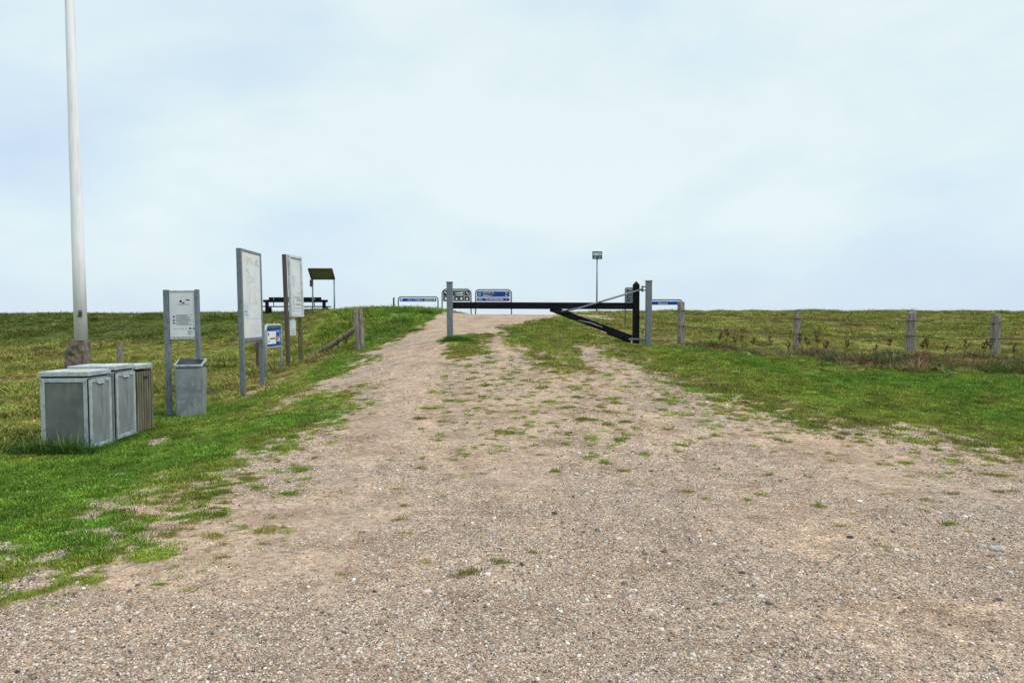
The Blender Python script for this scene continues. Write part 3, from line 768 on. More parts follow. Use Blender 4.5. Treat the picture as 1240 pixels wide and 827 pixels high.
def metal_cabinet(label, y0, w, sticker, x_front=-5.375, dz=0):
    d, h = .60, .915
    t = thing('waste_cabinet', label, 'waste cabinet', (x_front - d, y0, H(x_front - .3, y0 + .25) + dz), 0, R(-.5), group='waste cabinets in a row on the grass')
    cabinet_frame(t, w, d, h)
    part('end_panel', 'panel_dark', t, ((d / 2, .014, h / 2), (d - .11, .012, h - .12)))
    part('back_panel', 'panel_dark', t, ((.014, w / 2, h / 2), (.012, w - .11, h - .12)))
    part('side_panel', 'panel_dark', t, ((d / 2, w - .014, h / 2), (d - .11, .012, h - .12)))
    dr = bmesh.new(); f = .050; x_ = d + .020
    for yy in (.012 + f / 2, w - .012 - f / 2): bx(dr, (x_, yy, h / 2 - .01), (.022, f, h - .03), None, .003)
    for z in (.01 + f / 2, h - .04): bx(dr, (x_, w / 2, z), (.020, w - .024 - 2 * f - .002, f), None, .003)
    door = obj('door', dr, 'galv_light', t)
    part('door_sheet', 'panel_grey', door, ((d + .013, w / 2, h / 2 - .01), (.008, w - .024 - 2 * f + .01, h - .10)))
    hb = bmesh.new(); bx(hb, (d + .036, w / 2, h - .078), (.026, .15, .012), None, .003); bx(hb, (d + .028, w / 2 - .06, h - .07), (.012, .012, .016), None, 0); bx(hb, (d + .028, w / 2 + .06, h - .07), (.012, .012, .016), None, 0)
    obj('handle', hb, 'galv_lid', door)
    part('gap_shade', 'gap_shade_black', t, ((d - .002, w / 2, h / 2), (.012, w - .004, h - .02)), ((d / 2, w / 2, h + .008), (d - .03, w - .03, .03)), bev=0)  # near-black sheets painted as the shade behind the door and under the lid
    l = lid(t, w, d, h)
    if sticker:
        part('sticker', 'yellow', l, ((d * .62, w * .55, h + .0855), (.15, .24, .003), Euler((0, 0, .2))), bev=0)
    part('bag_opening', 'ink_grey', l, ((d * .40, w * .5, h + .0850), (.05, w * .62, .003)), bev=0)
    return t
metal_cabinet('nearest grey metal waste cabinet with dark end panel and yellow sticker on its lid', 9.39, .525, True)
metal_cabinet('grey metal waste cabinet in the middle between its stickered twin and the wooden one', 9.955, .525, False, -5.34, .028)
# wooden one
d, w, h = .58, .50, .90
t = thing('waste_cabinet', 'slatted wooden waste cabinet stained with green algae under a grey metal lid', 'waste cabinet', (-5.375 - d, 10.57, H(-5.6, 10.8)), 0, R(-.4), group='waste cabinets in a row on the grass')
cabinet_frame(t, w, d, h, True)
nsl = 7; sw = (w - .01) / nsl
front = bmesh.new()
for k in range(nsl): bx(front, (d + .012 + random.uniform(0, .005), sw * (k + .5) + .005, h / 2 - .02), (.022, sw - .026, h - .0), Euler((random.uniform(-.006, .006), 0, 0)), .004)
door = obj('slatted_door', front, 'slat', t)
hb = bmesh.new(); bx(hb, (d + .045, w * .52, h - .10), (.02, .12, .014), None, .003); bx(hb, (d + .034, w * .52 - .05, h - .10), (.018, .014, .012), None, 0); bx(hb, (d + .034, w * .52 + .05, h - .10), (.018, .014, .012), None, 0)
obj('handle', hb, 'gap_shade_black', door)
for nm, yy in (('slatted_end', -.004), ('slatted_end', w + .004)):
    bm = bmesh.new()
    for k in range(7): bx(bm, (d / 7 * (k + .5), yy, h / 2 - .02), (d / 7 - .012, .022, h), None, .004)
    obj(nm, bm, 'slat', t)
bm = bmesh.new()
for k in range(7): bx(bm, (-.004, sw * (k + .5) + .005, h / 2 - .02), (.022, sw - .014, h), None, .004)
obj('slatted_back', bm, 'slat', t)
lid(t, w, d, h)

# arching clump of long grass in front of the cabinets
bm = bmesh.new(); rnd = random.Random(5)
for k in range(150):
    bx0 = Vector((rnd.gauss(0, .17), rnd.gauss(0, .07), -.02)); a = rnd.uniform(0, 6.283); L = rnd.uniform(.14, .42); out = rnd.uniform(.2, .9) * L
    d3 = Vector((math.cos(a), math.sin(a) * .8, 0)); sd = Vector((-d3.y, d3.x, 0)) * .006; pv = None
    for t_ in (0, .35, .65, .85, 1):
        c3 = bx0 + d3 * out * t_ ** 1.6 + Vector((0, 0, L * (1.25 * t_ - .75 * t_ ** 2.4 * out / L)))
        w_ = 1 - t_ * .85
        q = (bm.verts.new(c3 - sd * w_), bm.verts.new(c3 + sd * w_))
        if pv: bm.faces.new((pv[0], pv[1], q[1], q[0]))
        pv = q
o = obj('grass_clump', bm, 'longgrass'); o.location = (-5.72, 9.16, H(-5.72, 9.16))
tag(o, 'arching clump of long grass against the end of the nearest metal cabinet', 'grass clump')

# ------------------------------------------------------------------ information post with a bin
yb = 12.66; xl = P(205.5, 500, yb).x; xr = xl + .51
t = thing('information_board', 'narrow white information board between two grey steel posts beside the grey litter bin', 'information board', (xl, yb, H(xl, yb)), R(4), R(-.8))
top = P(204, 351, yb).z - H(xl, yb)
part('post', 'galv', t, ((0, 0, top / 2 - .15), (.08, .085, top + .3)))
part('post', 'galv', t, ((.51, 0, top / 2 - .15), (.062, .085, top + .3)))
pz0 = P(209, 410, yb).z - H(xl, yb); pc = (.257, 0, (top - .02 + pz0) / 2); ph = top - .03 - pz0
for z in (top - .03, pz0): part('rail', 'galv_light', t, ((.26, 0, z), (.51 - .08, .05, .035)))
part('board', 'paper', t, ((.26, -.004, pc[2]), (.42, .03, ph - .035)))
yf = -.0215
b_ = bmesh.new()
for (u, v, w_, h_) in ((.20, .80, .034, .042), (.245, .765, .034, .022), (.315, .83, .06, .018), (.078, .455, .034, .022), (.078, .375, .034, .022), (.078, .31, .04, .018), (.345, .185, .038, .024), (.40, .182, .03, .018)):
    bx(b_, (.045 + u, yf, pz0 + .03 + v * (ph - .05)), (w_, .002, h_), None, 0)
obj('pictogram_print', b_, 'ink', t)
b_ = bmesh.new()
for k in range(20):
    v = .50 - k * .0165 if k < 15 else .13 - (k - 15) * .02
    ln = random.uniform(.18, .29) if k < 15 else random.uniform(.05, .10)
    u0 = .115 if k < 15 else .30
    bx(b_, (.045 + u0 + ln / 2, yf, pz0 + .03 + v * (ph - .05)), (ln, .002, .006), None, 0)
bx(b_, (.045 + .25, yf, pz0 + .03 + .735 * (ph - .05)), (.20, .002, .012), None, 0)
for k in range(5): bx(b_, (.045 + .09 + k * .05, yf, pz0 + .03 + .185 * (ph - .05)), (.02, .002, .02), None, 0)
obj('lettering', b_, 'ink_grey', t)

# litter bin
pbl = P(211.5, 506, 12.35); bh = P(214, 440, 12.35).z
t = thing('litter_bin', 'grey metal litter bin with dark open top against the steel board posts', 'litter bin', (pbl.x, 12.35, H(pbl.x, 12.35)), R(8), R(-.6))
bm = bmesh.new(); w, d = .455, .30; hh = bh - .10
hexa(bm, [(0.02, .02, -.03), (w - .02, .02, -.03), (w - .02, d - .02, -.03), (.02, d - .02, -.03)], [(0, 0, hh), (w, 0, hh), (w, d, hh), (0, d, hh)])
bmesh.ops.bevel(bm, geom=list(bm.edges), offset=.018, segments=2, affect='EDGES')
obj('body', bm, 'bin', t)
bm = bmesh.new()
# hood: rim sloping up towards the back, four bars around an opening
def bar(p, q, th):
    p, q = Vector(p), Vector(q); dv = q - p
    bx(bm, (p + q) / 2, (dv.length + th, th, th * 1.2), dv.to_track_quat('X', 'Z').to_euler(), .006)
zf, zb = hh + .035, hh + .12
bar((.015, .01, zf), (w - .015, .01, zf), .035); bar((.015, d - .01, zb), (w - .015, d - .01, zb), .035)
bar((.012, .01, zf), (.012, d - .01, zb), .03); bar((w - .012, .01, zf), (w - .012, d - .01, zb), .03)
hood = obj('hood', bm, 'galv_light', t)
bm = bmesh.new()
hexa(bm, [(.028, .03, hh + .002), (w - .028, .03, hh + .002), (w - .028, d - .02, hh + .002), (.028, d - .02, hh + .002)], [(.03, .032, zf + .006), (w - .03, .032, zf + .006), (w - .03, d - .03, zb + .012), (.03, d - .03, zb + .03)])
obj('bin_bag', bm, 'dark_plastic', t)

# ------------------------------------------------------------------ tall map board on steel posts (faces the track, seen edge on)
def side_board(t, p0, p1, *_):
    pass
pa, pb = G(294.5, 479), G(317.8, 469)
L = (pb - pa).xy.length; rz = math.atan2(pb.y - pa.y, pb.x - pa.x)
za = H(pa.x, pa.y); top = P(290, 300.5, pa.y).z - za; bot = P(296, 412, pa.y).z - za
t = thing('map_board', 'tall white map board in a grey frame on two steel posts, seen almost edge on', 'map board', (pa.x, pa.y, za), rz, R(-1.0))
zb_ = H(pb.x, pb.y) - za
part('post', 'galv', t, ((0, 0, top / 2 - .15), (.075, .095, top + .3)))
part('post', 'galv', t, ((L, 0, (top + zb_) / 2 - .15), (.075, .092, top - zb_ + .3)))
for z, a1, a2 in ((top - .03, .085, .06), (bot, .085, .06), (bot - .06, .05, .03)): part('rail', 'galv', t, ((L / 2, 0, z), (L - .077, a1, a2)))
part('board', 'paper', t, ((L / 2, -.01, (top + bot) / 2), (L - .082, .05, top - bot - .07)))
yf = -.037
def prints(name, m, items, x0, x1, z0, z1, y, par):
    bm = bmesh.new()
    for (u, v, w_, h_) in items: bx(bm, (x0 + (x1 - x0) * u, y, z0 + (z1 - z0) * v), (w_ * (x1 - x0), .003, h_ * (z1 - z0)), None, 0)
    return obj(name, bm, m, par)
A_ = (.05, L - .05, bot + .04, top - .07, yf, t)
prints('lettering', 'ink_orange', [(.14, .92, .07, .07), (.50, .935, .10, .05), (.56, .90, .10, .04), (.88, .94, .06, .03)], *A_)
prints('lettering', 'ink_green', [(.29, .915, .05, .09), (.37, .925, .06, .05), (.27, .80, .13, .035), (.33, .765, .08, .03)], *A_)
prints('lettering', 'ink_teal', [(.74, .90, .07, .06), (.82, .92, .05, .08), (.88, .875, .08, .02)], *A_)
prints('map_print', 'ink_blue', [(.16, .35, .20, .10), (.12, .29, .16, .05), (.22, .265, .2, .03), (.5, .23, .9, .006)], *A_)
prints('lettering', 'paper2', [(.62, .16 - .02 * k, .55, .008) for k in range(6)] + [(.6, .5, .5, .2), (.45, .7, .4, .08)], *A_)

# ------------------------------------------------------------------ low blue sign in a rounded steel frame
def hoop(bm, x0, x1, z0, z1, r, cr, y=0, n=10):
    pts = [(x0, y, z0)] + [(x0 + cr - cr * math.cos(a), y, z1 - cr + cr * math.sin(a)) for a in [math.pi / 2 * k / 5 for k in range(6)]] \
        + [(x1 - cr + cr * math.sin(a), y, z1 - cr + cr * math.cos(a)) for a in [math.pi / 2 * k / 5 for k in range(6)]] + [(x1, y, z0)]
    sweep(bm, pts, r, n)
pa, pb = Gxy(321.8, 18.1), Gxy(340.5, 19.15)
L = (pb - pa).xy.length; rz = math.atan2(pb.y - pa.y, pb.x - pa.x)
top = P(322, 394, pa.y).z - pa.z
t = thing('notice_sign', 'low blue and white notice sign in a rounded steel tube frame behind the map board', 'notice sign', pa, rz, R(-.5))
bm = bmesh.new(); hoop(bm, 0, L, min(0, pb.z - pa.z) - .2, top, .035, .12); obj('tube_frame', bm, 'galv_light', t)
z0, z1 = P(322, 419.5, pa.y).z - pa.z, top - .06
part('panel', 'blue', t, ((L / 2, 0, (z0 + z1) / 2), (L - .09, .03, z1 - z0)))
part('bottom_rail', 'galv_light', t, ((L / 2, 0, z0 - .035), (L - .075, .04, .035)))
A_ = (.06, L - .06, z0, z1, -.0175, t)
prints('colour_print', 'white', [(.33, .45, .62, .70), (.82, .34, .24, .22)], *A_)
prints('colour_print', 'blue_pale', [(.78, .78, .34, .16), (.93, .4, .10, .5)], *A_)
A2 = (.06, L - .06, z0, z1, -.0205, t)
prints('pictogram_print', 'ink', [(.10, .64, .07, .14), (.38, .40, .36, .07), (.13, .27, .06, .07)], *A2)
prints('pictogram_print', 'ink_red', [(.66, .44, .10, .20), (.76, .40, .10, .24)], *A2)

# ------------------------------------------------------------------ display case on wooden posts
pa, pb = Gxy(349.0, 20.3), Gxy(366.5, 21.45)
L = (pb - pa).xy.length; rz = math.atan2(pb.y - pa.y, pb.x - pa.x)
top = P(346, 308, pa.y).z - pa.z; bot = P(352, 384, pa.y).z - pa.z
t = thing('display_case', 'grey framed display case with pale poster on two wooden posts beside the track', 'display case', pa, rz, R(-1.6))
part('post', 'wood_dark', t, ((0, .005, top / 2 - .12), (.08, .105, top + .24)), bev=.008)
part('post', 'wood_green', t, ((L - .06, .02, top / 2), (.10, .12, top)), bev=.008)
fb = bmesh.new(); zc = (top + bot) / 2; W = .98; xc = .04 + W / 2
for z in (top - .035, bot + .035): bx(fb, (xc, -.095, z), (W, .085, .07), None, .006)
for x_ in (xc - W / 2 + .035, xc + W / 2 - .035): bx(fb, (x_, -.095, zc), (.068, .081, top - bot - .142), None, .006)
obj('case_frame', fb, 'galv_lid', t)
part('poster', 'paper', t, ((xc, -.085, zc), (W - .145, .02, top - bot - .15)))
A_ = (xc - W / 2 + .08, xc + W / 2 - .08, bot + .09, top - .09, -.0968, t)
prints('picture_print', 'ink_grey', [(.62, .30, .55, .03), (.74, .25, .40, .05), (.66, .17, .55, .04), (.25, .2, .06, .3), (.60, .10, .6, .02)], *A_)
prints('picture_print', 'ink_blue', [(.5, .045, .8, .04), (.8, .38, .3, .05), (.3, .6, .25, .2)], *A_)
n_ = part('notice', 'paper2', t, ((.26, -.065, bot - .30), (.46, .01, .42)), ((.30, -.065, bot - .055), (.26, .01, .06)))
prints('colour_print', 'ink_blue', [(.25, .78, .5, .34)], .04, .48, bot - .50, bot - .08, -.0715, n_)
prints('lettering', 'ink_grey', [(.55, .44 - .06 * k, .8, .02) for k in range(7)], .04, .48, bot - .50, bot - .08, -.0715, n_)

# ------------------------------------------------------------------ bench and lectern on the dike
yB = 39.0
xa, xb = P(318, 370, yB).x, P(397.5, 370, yB).x; zg = min(H(xa + .3, yB), H(xb - .3, yB))
px_m = 900 / yB
Zr = lambda r: P(358, r, yB).z - zg
t = thing('bench', 'long black wooden bench with backrest on the crest of the dike', 'bench', (xa, yB, zg)); L = xb - xa
part('backrest', 'black', t, ((L / 2, -.05, (Zr(360) + Zr(366)) / 2), (L * .80, .06, Zr(360) - Zr(366))), bev=.02)
part('back_rail', 'black', t, ((L / 2, .012, (Zr(363) + Zr(366.2)) / 2), (L * .985, .06, Zr(363) - Zr(366.2))), bev=.01)
part('seat', 'black', t, ((L / 2, .30, Zr(371.2)), (L * 1.03, .42, .055)), bev=.01)
for u in (.065, .935):
    for yl, rt in ((.02, 366), (.48, 372)):
        g0 = H(xa + L * u, yB + yl) - zg - .06
        part('leg', 'black', t, ((L * u, yl, (Zr(rt) + g0) / 2), (.17, .08, Zr(rt) - g0)))
for u in (.18, .80):
    bm = bmesh.new(); sweep(bm, [(L * u, -.09, Zr(361)), (L * u - .04, -.04, Zr(366)), (L * u - .06, .12, Zr(371.5))], .022, 6); obj('brace', bm, 'galv', t)

yB = 34.0
a, b = P(378.8, 375, yB), P(405, 374, yB); a.z = H(a.x, yB); b.z = H(b.x, yB)
t = thing('lectern_sign', 'slanted information lectern on two thin posts beside the black bench', 'lectern sign', a)
zt = P(379, 337.5, yB).z - a.z
for x_ in (0, b.x - a.x):
    bm = bmesh.new(); sweep(bm, [(x_, 0, -.3), (x_, 0, zt - .01)], .035, 10); obj('post', bm, 'tube', t)
q0, q1 = P(377.5, 337.8, yB) - a, P(404.8, 337.8, yB) - a
q2, q3 = P(401.6, 325.8, yB - .45) - a, P(373.6, 325.8, yB - .45) - a
nrm = (q1 - q0).cross(q3 - q0).normalized() * .05
bm = bmesh.new(); hexa(bm, [q0, q1, q2, q3], [q0 - nrm, q1 - nrm, q2 - nrm, q3 - nrm]); obj('board', bm, 'boardback', t)
bm = bmesh.new()
for u, v in ((q0, q1), (q1, q2), (q2, q3), (q3, q0)): sweep(bm, [u, v], .045, 6)
obj('board_frame', bm, 'wood_dark', t)
part('bracket_box', 'wood_dark', t, ((-.07, 0, P(378, 343, yB).z - a.z), (.10, .10, .32)))

# ------------------------------------------------------------------ old fence posts on the left and the fallen rail
for px, Y0, rowtop, w_, mm, lab, ln in ((433.5, 20.9, 375.5, .24, 'wood', 'thick weathered grey fence post holding up one end of the fallen rail', R(-3)),
                                  (314, 21.5, 394, .20, 'wood_brown', 'reddish brown fence post standing behind the low blue notice sign', R(-1)),
                                  (144.5, 21.5, 414, .15, 'wood', 'small grey fence post in the meadow behind the waste cabinets', 0)):
    p = Gxy(px, Y0); h_ = P(px, rowtop, Y0).z - p.z
    bm = bmesh.new()
    if w_ > .22:
        wood_post(bm, h_, .13, int(px)); 
        b2 = bmesh.new(); wood_post(b2, h_ + .03, .12, 99)
        m2 = bpy.data.meshes.new('tmp'); bmesh.ops.translate(b2, verts=b2.verts, vec=(.125, .01, 0)); b2.to_mesh(m2); b2.free(); bm.from_mesh(m2); bpy.data.meshes.remove(m2)
    else: wood_post(bm, h_, w_, int(px))
    o = obj('fence_post', bm, mm); o.location = p; o.rotation_euler = (0, ln, 0)
    tag(o, lab, 'fence post', 'remaining posts of the old fence')
a = P(431, 394, 20.85); b = G(373, 434.5); b.z += .03
bm = bmesh.new(); nseg = 9; rnd = random.Random(3)
pts = [a.lerp(b, k / (nseg - 1)) + Vector((0, rnd.uniform(-.015, .015), -.05 * math.sin(math.pi * k / (nseg - 1)) + rnd.uniform(-.012, .012))) for k in range(nseg)]
org = b.copy()
sweep(bm, [q - org for q in pts], [.075 * rnd.uniform(.9, 1.1) for _ in pts], 9)
bmesh.ops.scale(bm, verts=bm.verts, vec=(1, .55, 1), space=Matrix.Translation(-Vector((0, 0, 0))))
o = obj('fallen_rail', bm, 'wood'); o.location = org
tag(o, 'fallen wooden fence rail slanting from the thick post down into weeds', 'fence rail')

# ------------------------------------------------------------------ barrier gate
YG = 19.0
def steel_post(px, rowtop, label, Y0):
    p = Gxy(px, Y0); h_ = P(px, rowtop, Y0).z - p.z
    t = thing('gate_post', label, 'gate post', p, 0, R(-.3) if px < 620 else 0, group='galvanised posts of the barrier')
    part('shaft', 'galv', t, ((0, 0, h_ / 2 - .2), (.150, .150, h_ + .36)), bev=.012)
    part('cap', 'galv', t, ((0, 0, h_ - .01), (.175, .175, .022)), bev=.004)
    return t, p, h_
steel_post(545, 341.3, 'lone galvanised steel gate post at the free end of the black barrier', YG - .02)
tr, pr, hr = steel_post(785.3, 339.8, 'galvanised steel gate post hinging the barrier beside the black king post', YG + .02)

yq = YG + .17
pk = Gxy(770, yq); zk = P(770, 341, yq).z - pk.z
t = thing('barrier_gate', 'long black swing barrier with king post and diagonal brace across the track', 'barrier gate', pk)
def Lk(px, row): 
    q = P(px, row, yq) - pk; q.y = 0; return q
bm = bmesh.new(); kw = .158
bx(bm, (0, 0, (zk - .10) / 2 + .02), (kw, kw, zk - .10), None, .008)
v4 = [bm.verts.new((sx_ * kw / 2, sy_ * kw / 2, zk - .0795)) for sx_, sy_ in ((-1, -1), (1, -1), (1, 1), (-1, 1))]; ap = bm.verts.new((0, 0, zk + .012))
for k in range(4): bm.faces.new((v4[k], v4[(k + 1) % 4], ap))
bm.faces.new(v4[::-1])
obj('king_post', bm, 'black', t)
b0, b1 = Lk(542.8, 369.8), Lk(766, 370.6)
bm = bmesh.new(); dv = b1 - b0
bx(bm, (b0 + b1) / 2, (dv.length - .005, .12, .17), dv.to_track_quat('X', 'Z').to_euler(), .010)
obj('beam', bm, 'black', t)
b0, b1 = Lk(672, 375.5), Lk(764.5, 409.5); dv = b1 - b0; dv.normalize()
bm = bmesh.new(); bx(bm, (b0 + b1) / 2, ((b1 - b0).length, .105, .155), dv.to_track_quat('X', 'Z').to_euler(), .008)
b2, b3 = Lk(735, 400), Lk(764, 411.2); bx(bm, (b2 + b3) / 2 + Vector((0, 0, -.03)), ((b3 - b2).length, .09, .13), (b3 - b2).to_track_quat('X', 'Z').to_euler(), .02)
b2, b3 = Lk(666, 374.6), Lk(692, 380.5); bx(bm, (b2 + b3) / 2, ((b3 - b2).length, .10, .12), (b3 - b2).to_track_quat('X', 'Z').to_euler(), .02)
obj('brace', bm, 'black', t)
bm = bmesh.new(); yy = Vector((0, -.115, 0))
sweep(bm, [Lk(679, 377.2) + yy, Lk(701, 373.2) + yy, Lk(776.5, 350.5) + yy], .024, 8)
for k in (-.045, .045): sweep(bm, [Lk(775.5, 350) + yy + Vector((0, 0, k)), Lk(781, 349.4) + Vector((.02, -.06, k))], .016, 6)
sweep(bm, [Lk(777.2, 350) + yy + Vector((0, 0, -.08)), Lk(777.2, 350) + yy + Vector((0, 0, .08))], .02, 6)
obj('tie_rod', bm, 'galv', t)
bm = bmesh.new(); sweep(bm, [Lk(700, 388) + yy * .75, Lk(715, 391.2) + yy * .75, Lk(729, 396.5) + yy * .75], .022, 6); obj('handle_bar', bm, 'galv', t)
zs_ = Lk(768, 410.5).z
part('strap', 'galv', t, ((-.07, -.085, zs_), (.27, .01, .05)), ((.0, .0, zs_), (.185, .185, .045)))
part('hinge', 'tube', t, ((.20, -.02, .10), (.25, .06, .07)), ((.17, -.02, zk * .20), (.06, .05, .12)))

# ------------------------------------------------------------------ signs on the crest
def crest_sign(label, px0, px1, rtop, Y0, r=.03, cr=.12, dz=0):
    a, b = Gxy(px0, Y0), Gxy(px1, Y0)
    zg = min(a.z, b.z) - .1 + dz
    t = thing('direction_sign', label, 'direction sign', (a.x, Y0, zg), group='direction signs on the crest')
    top = P(px0, rtop, Y0).z - zg; L = b.x - a.x
    bm = bmesh.new(); hoop(bm, 0, L, -.2, top, r, cr); obj('tube_frame', bm, 'tube', t)
    X = lambda px: P(px, 370, Y0).x - a.x
    Z = lambda row: P(px0, row, Y0).z - zg
    return t, X, Z
def plate(t, X, Z, x0, x1, r0, r1, m, arrow=False, y=-.0, name='panel', th=.03):
    bm = bmesh.new()
    xa, xb, za, zb = X(x0), X(x1), Z(r1), Z(r0)
    if not arrow: bx(bm, ((xa + xb) / 2, y, (za + zb) / 2), (xb - xa, th, zb - za), None, .006)
    else:
        tip = (zb - za) * .5; prof = [(xa, za), (xb - tip, za), (xb, (za + zb) / 2), (xb - tip, zb), (xa, zb)]
        f = [bm.verts.new((p[0], y - th / 2, p[1])) for p in prof]; k = [bm.verts.new((p[0], y + th / 2, p[1])) for p in prof]
        bm.faces.new(f); bm.faces.new(k[::-1])
        for i in range(5): bm.faces.new((f[i], k[i], k[(i + 1) % 5], f[(i + 1) % 5]))
    return obj(name, bm, m, t)
def glyphs(t, X, Z, x0, x1, row, hpx, seed, m='white', y=-.019, name='lettering'):
    """small upright strokes and bars of a line of lettering too far off to read"""
    rnd = random.Random(seed); bm = bmesh.new(); x_ = X(x0); H_ = Z(row) - Z(row + hpx); zc = Z(row + hpx / 2)
    while x_ < X(x1):
        w_ = H_ * rnd.uniform(.35, .7); st = H_ * .16
        k = rnd.choice('noliet')
        if k in 'nole': bx(bm, (x_ + st / 2, y, zc), (st, .004, H_ * rnd.choice((.75, 1))), None, 0)
        if k in 'noe': bx(bm, (x_ + w_ - st / 2, y, zc), (st, .0045, H_ * .7), None, 0)
        if k in 'not': bx(bm, (x_ + w_ / 2, y, zc + H_ * .3), (w_ - .001, .005, st), None, 0)
        if k in 'oel': bx(bm, (x_ + w_ / 2, y, zc - H_ * .3), (w_ - .001, .005, st), None, 0)
        if k in 'it': bx(bm, (x_ + w_ / 2, y, zc), (st, .0055, H_), None, 0)
        x_ += w_ + H_ * .2 + (H_ * .5 if rnd.random() < .1 else 0)
    return obj(name, bm, m, t)

t, X, Z = crest_sign('low blue strip sign in an empty steel hoop, left of the barrier end', 482.5, 530.5, 359.6, 35.0)
plate(t, X, Z, 484, 528.5, 361.3, 365.2, 'blue'); glyphs(t, X, Z, 494, 512, 362.1, 2.4, 1); plate(t, X, Z, 514, 524, 361.6, 364.9, 'signgrey', y=-.016, name='faded_strip', th=.01)
plate(t, X, Z, 485.2, 487.2, 362, 364.4, 'white', y=-.017, name='cycle_mark', th=.008); plate(t, X, Z, 525, 527, 362, 364.4, 'white', y=-.017, name='cycle_mark', th=.008)

t, X, Z = crest_sign('green and black pictogram sign in a steel hoop, half behind the lone gate post', 535.5, 570.5, 350.2, 34.5, cr=.2)
plate(t, X, Z, 536.5, 569.5, 351.2, 365, 'signgrey', th=.02)
plate(t, X, Z, 537, 550, 352.5, 358, 'signblack', y=-.018, th=.012); plate(t, X, Z, 550.2, 562, 352.5, 358, 'teal', y=-.018, th=.012); plate(t, X, Z, 563, 568.5, 352.5, 357.2, 'signblack', y=-.018, th=.012)
for i, x_ in enumerate((537.2, 550.4, 556.2, 563)):
    plate(t, X, Z, x_, x_ + 5.2, 359, 364.3, 'signblack', y=-.018, th=.012)
    plate(t, X, Z, x_ + 1.4, x_ + 3.6, 360.3 + (i % 2) * .6, 363.2, 'white', y=-.026, name='pictogram', th=.006)
bm = bmesh.new()
for (p, q) in (((538, 353.4), (542.5, 357)), ((551, 355.2), (561, 354.4)), ((552, 357.2), (561, 357)), ((564.5, 354), (567.5, 356.4))):
    u, v = Vector((X(p[0]), -.027, Z(p[1]))), Vector((X(q[0]), -.027, Z(q[1]))); sweep(bm, [u, v], .022, 5)
obj('arrow_mark', bm, 'white', t)

t, X, Z = crest_sign('blue cycle route sign with two panels in a steel hoop above the barrier beam', 576, 619.3, 350.8, 34.5, cr=.16)
plate(t, X, Z, 577, 618.5, 351.8, 366, 'white', th=.02)
for r0, r1, mm in ((353.0, 356.2, 'blue'), (356.25, 359.4, 'blue'), (360.9, 364.4, 'blue')): plate(t, X, Z, 577.8, 617.6, r0, r1, mm, True, y=-.016, th=.012)
plate(t, X, Z, 579, 582.4, 354.0, 358.6, 'blue_pale', y=-.025, name='cycle_mark', th=.006)
glyphs(t, X, Z, 585, 598, 353.7, 1.9, 3, y=-.025); glyphs(t, X, Z, 585, 596, 357.0, 1.9, 4, y=-.025); glyphs(t, X, Z, 588, 609, 361.6, 2.1, 5, y=-.025)
glyphs(t, X, Z, 612, 614, 353.7, 1.9, 6, y=-.025); glyphs(t, X, Z, 612, 614, 357.0, 1.9, 7, y=-.025); glyphs(t, X, Z, 612.5, 613.6, 361.6, 2.1, 8, y=-.025)
plate(t, X, Z, 579, 584, 361.5, 363.9, 'blue_pale', y=-.025, name='cycle_mark', th=.006)

t, X, Z = crest_sign('narrow black and white plate sign partly hidden behind the black king post', 757, 772.5, 348.6, 26.0, cr=.06, r=.022)
plate(t, X, Z, 757.8, 771.6, 349.6, 367, 'signgrey', th=.02)
for i, r in enumerate((350.2, 354.2, 358.2, 362.2)):
    plate(t, X, Z, 758.8, 770.8, r, r + 2.9, 'signblack', True, y=-.016, th=.012); glyphs(t, X, Z, 761, 768, r + .9, 1.1, 20 + i, y=-.025)

t, X, Z = crest_sign('blue place-name sign on a grey hoop between gate post and first fence post', 787, 825.5, 363.2, 33.0, cr=.1, r=.035)
plate(t, X, Z, 787.5, 824, 365.0, 369.2, 'blue')
text_mesh('lettering', 'Blåvand', .135, 'white', t, (X(797), -.02, Z(368.6)))

# small green sign on a thin pole
p = Gxy(722.6, 34.0); h_ = P(722.6, 305, 34).z - p.z
t = thing('pole_sign', 'small dark green sign on a tall thin pole beyond the barrier', 'pole sign', p, 0, R(.2))
bm = bmesh.new(); sweep(bm, [(0, .02, -.3), (0, .02, h_ - .02)], .035, 10); obj('pole', bm, 'tube', t)
zA = lambda r: P(722.6, r, 34).z - p.z
part('plate', 'signgreen', t, ((0, -.03, (zA(304.6) + zA(314)) / 2), (.45, .03, zA(304.6) - zA(314))), bev=.02)
part('colour_print', 'paper2', t, ((0, -.047, zA(308)), (.37, .006, .125)))
text_mesh('lettering', 'P ▪ AB'.replace('▪', '-'), .115, 'signgreen', t, (0, -.0505, zA(309.2)), align='CENTER')
part('lower_mark', 'paper2', t, ((-.10, -.047, zA(312.0)), (.09, .006, .035)), ((.11, -.047, zA(312.0)), (.09, .006, .03)))

# dark stake beside the low blue strip sign
p = Gxy(477, 33.5); h_ = P(477, 360.3, 33.5).z - p.z
bm = bmesh.new(); wood_post(bm, h_, .085, 12); o = obj('wooden_stake', bm, 'wood_dark'); o.location = p
tag(o, 'thin dark wooden stake on the mound left of the blue strip sign', 'stake')

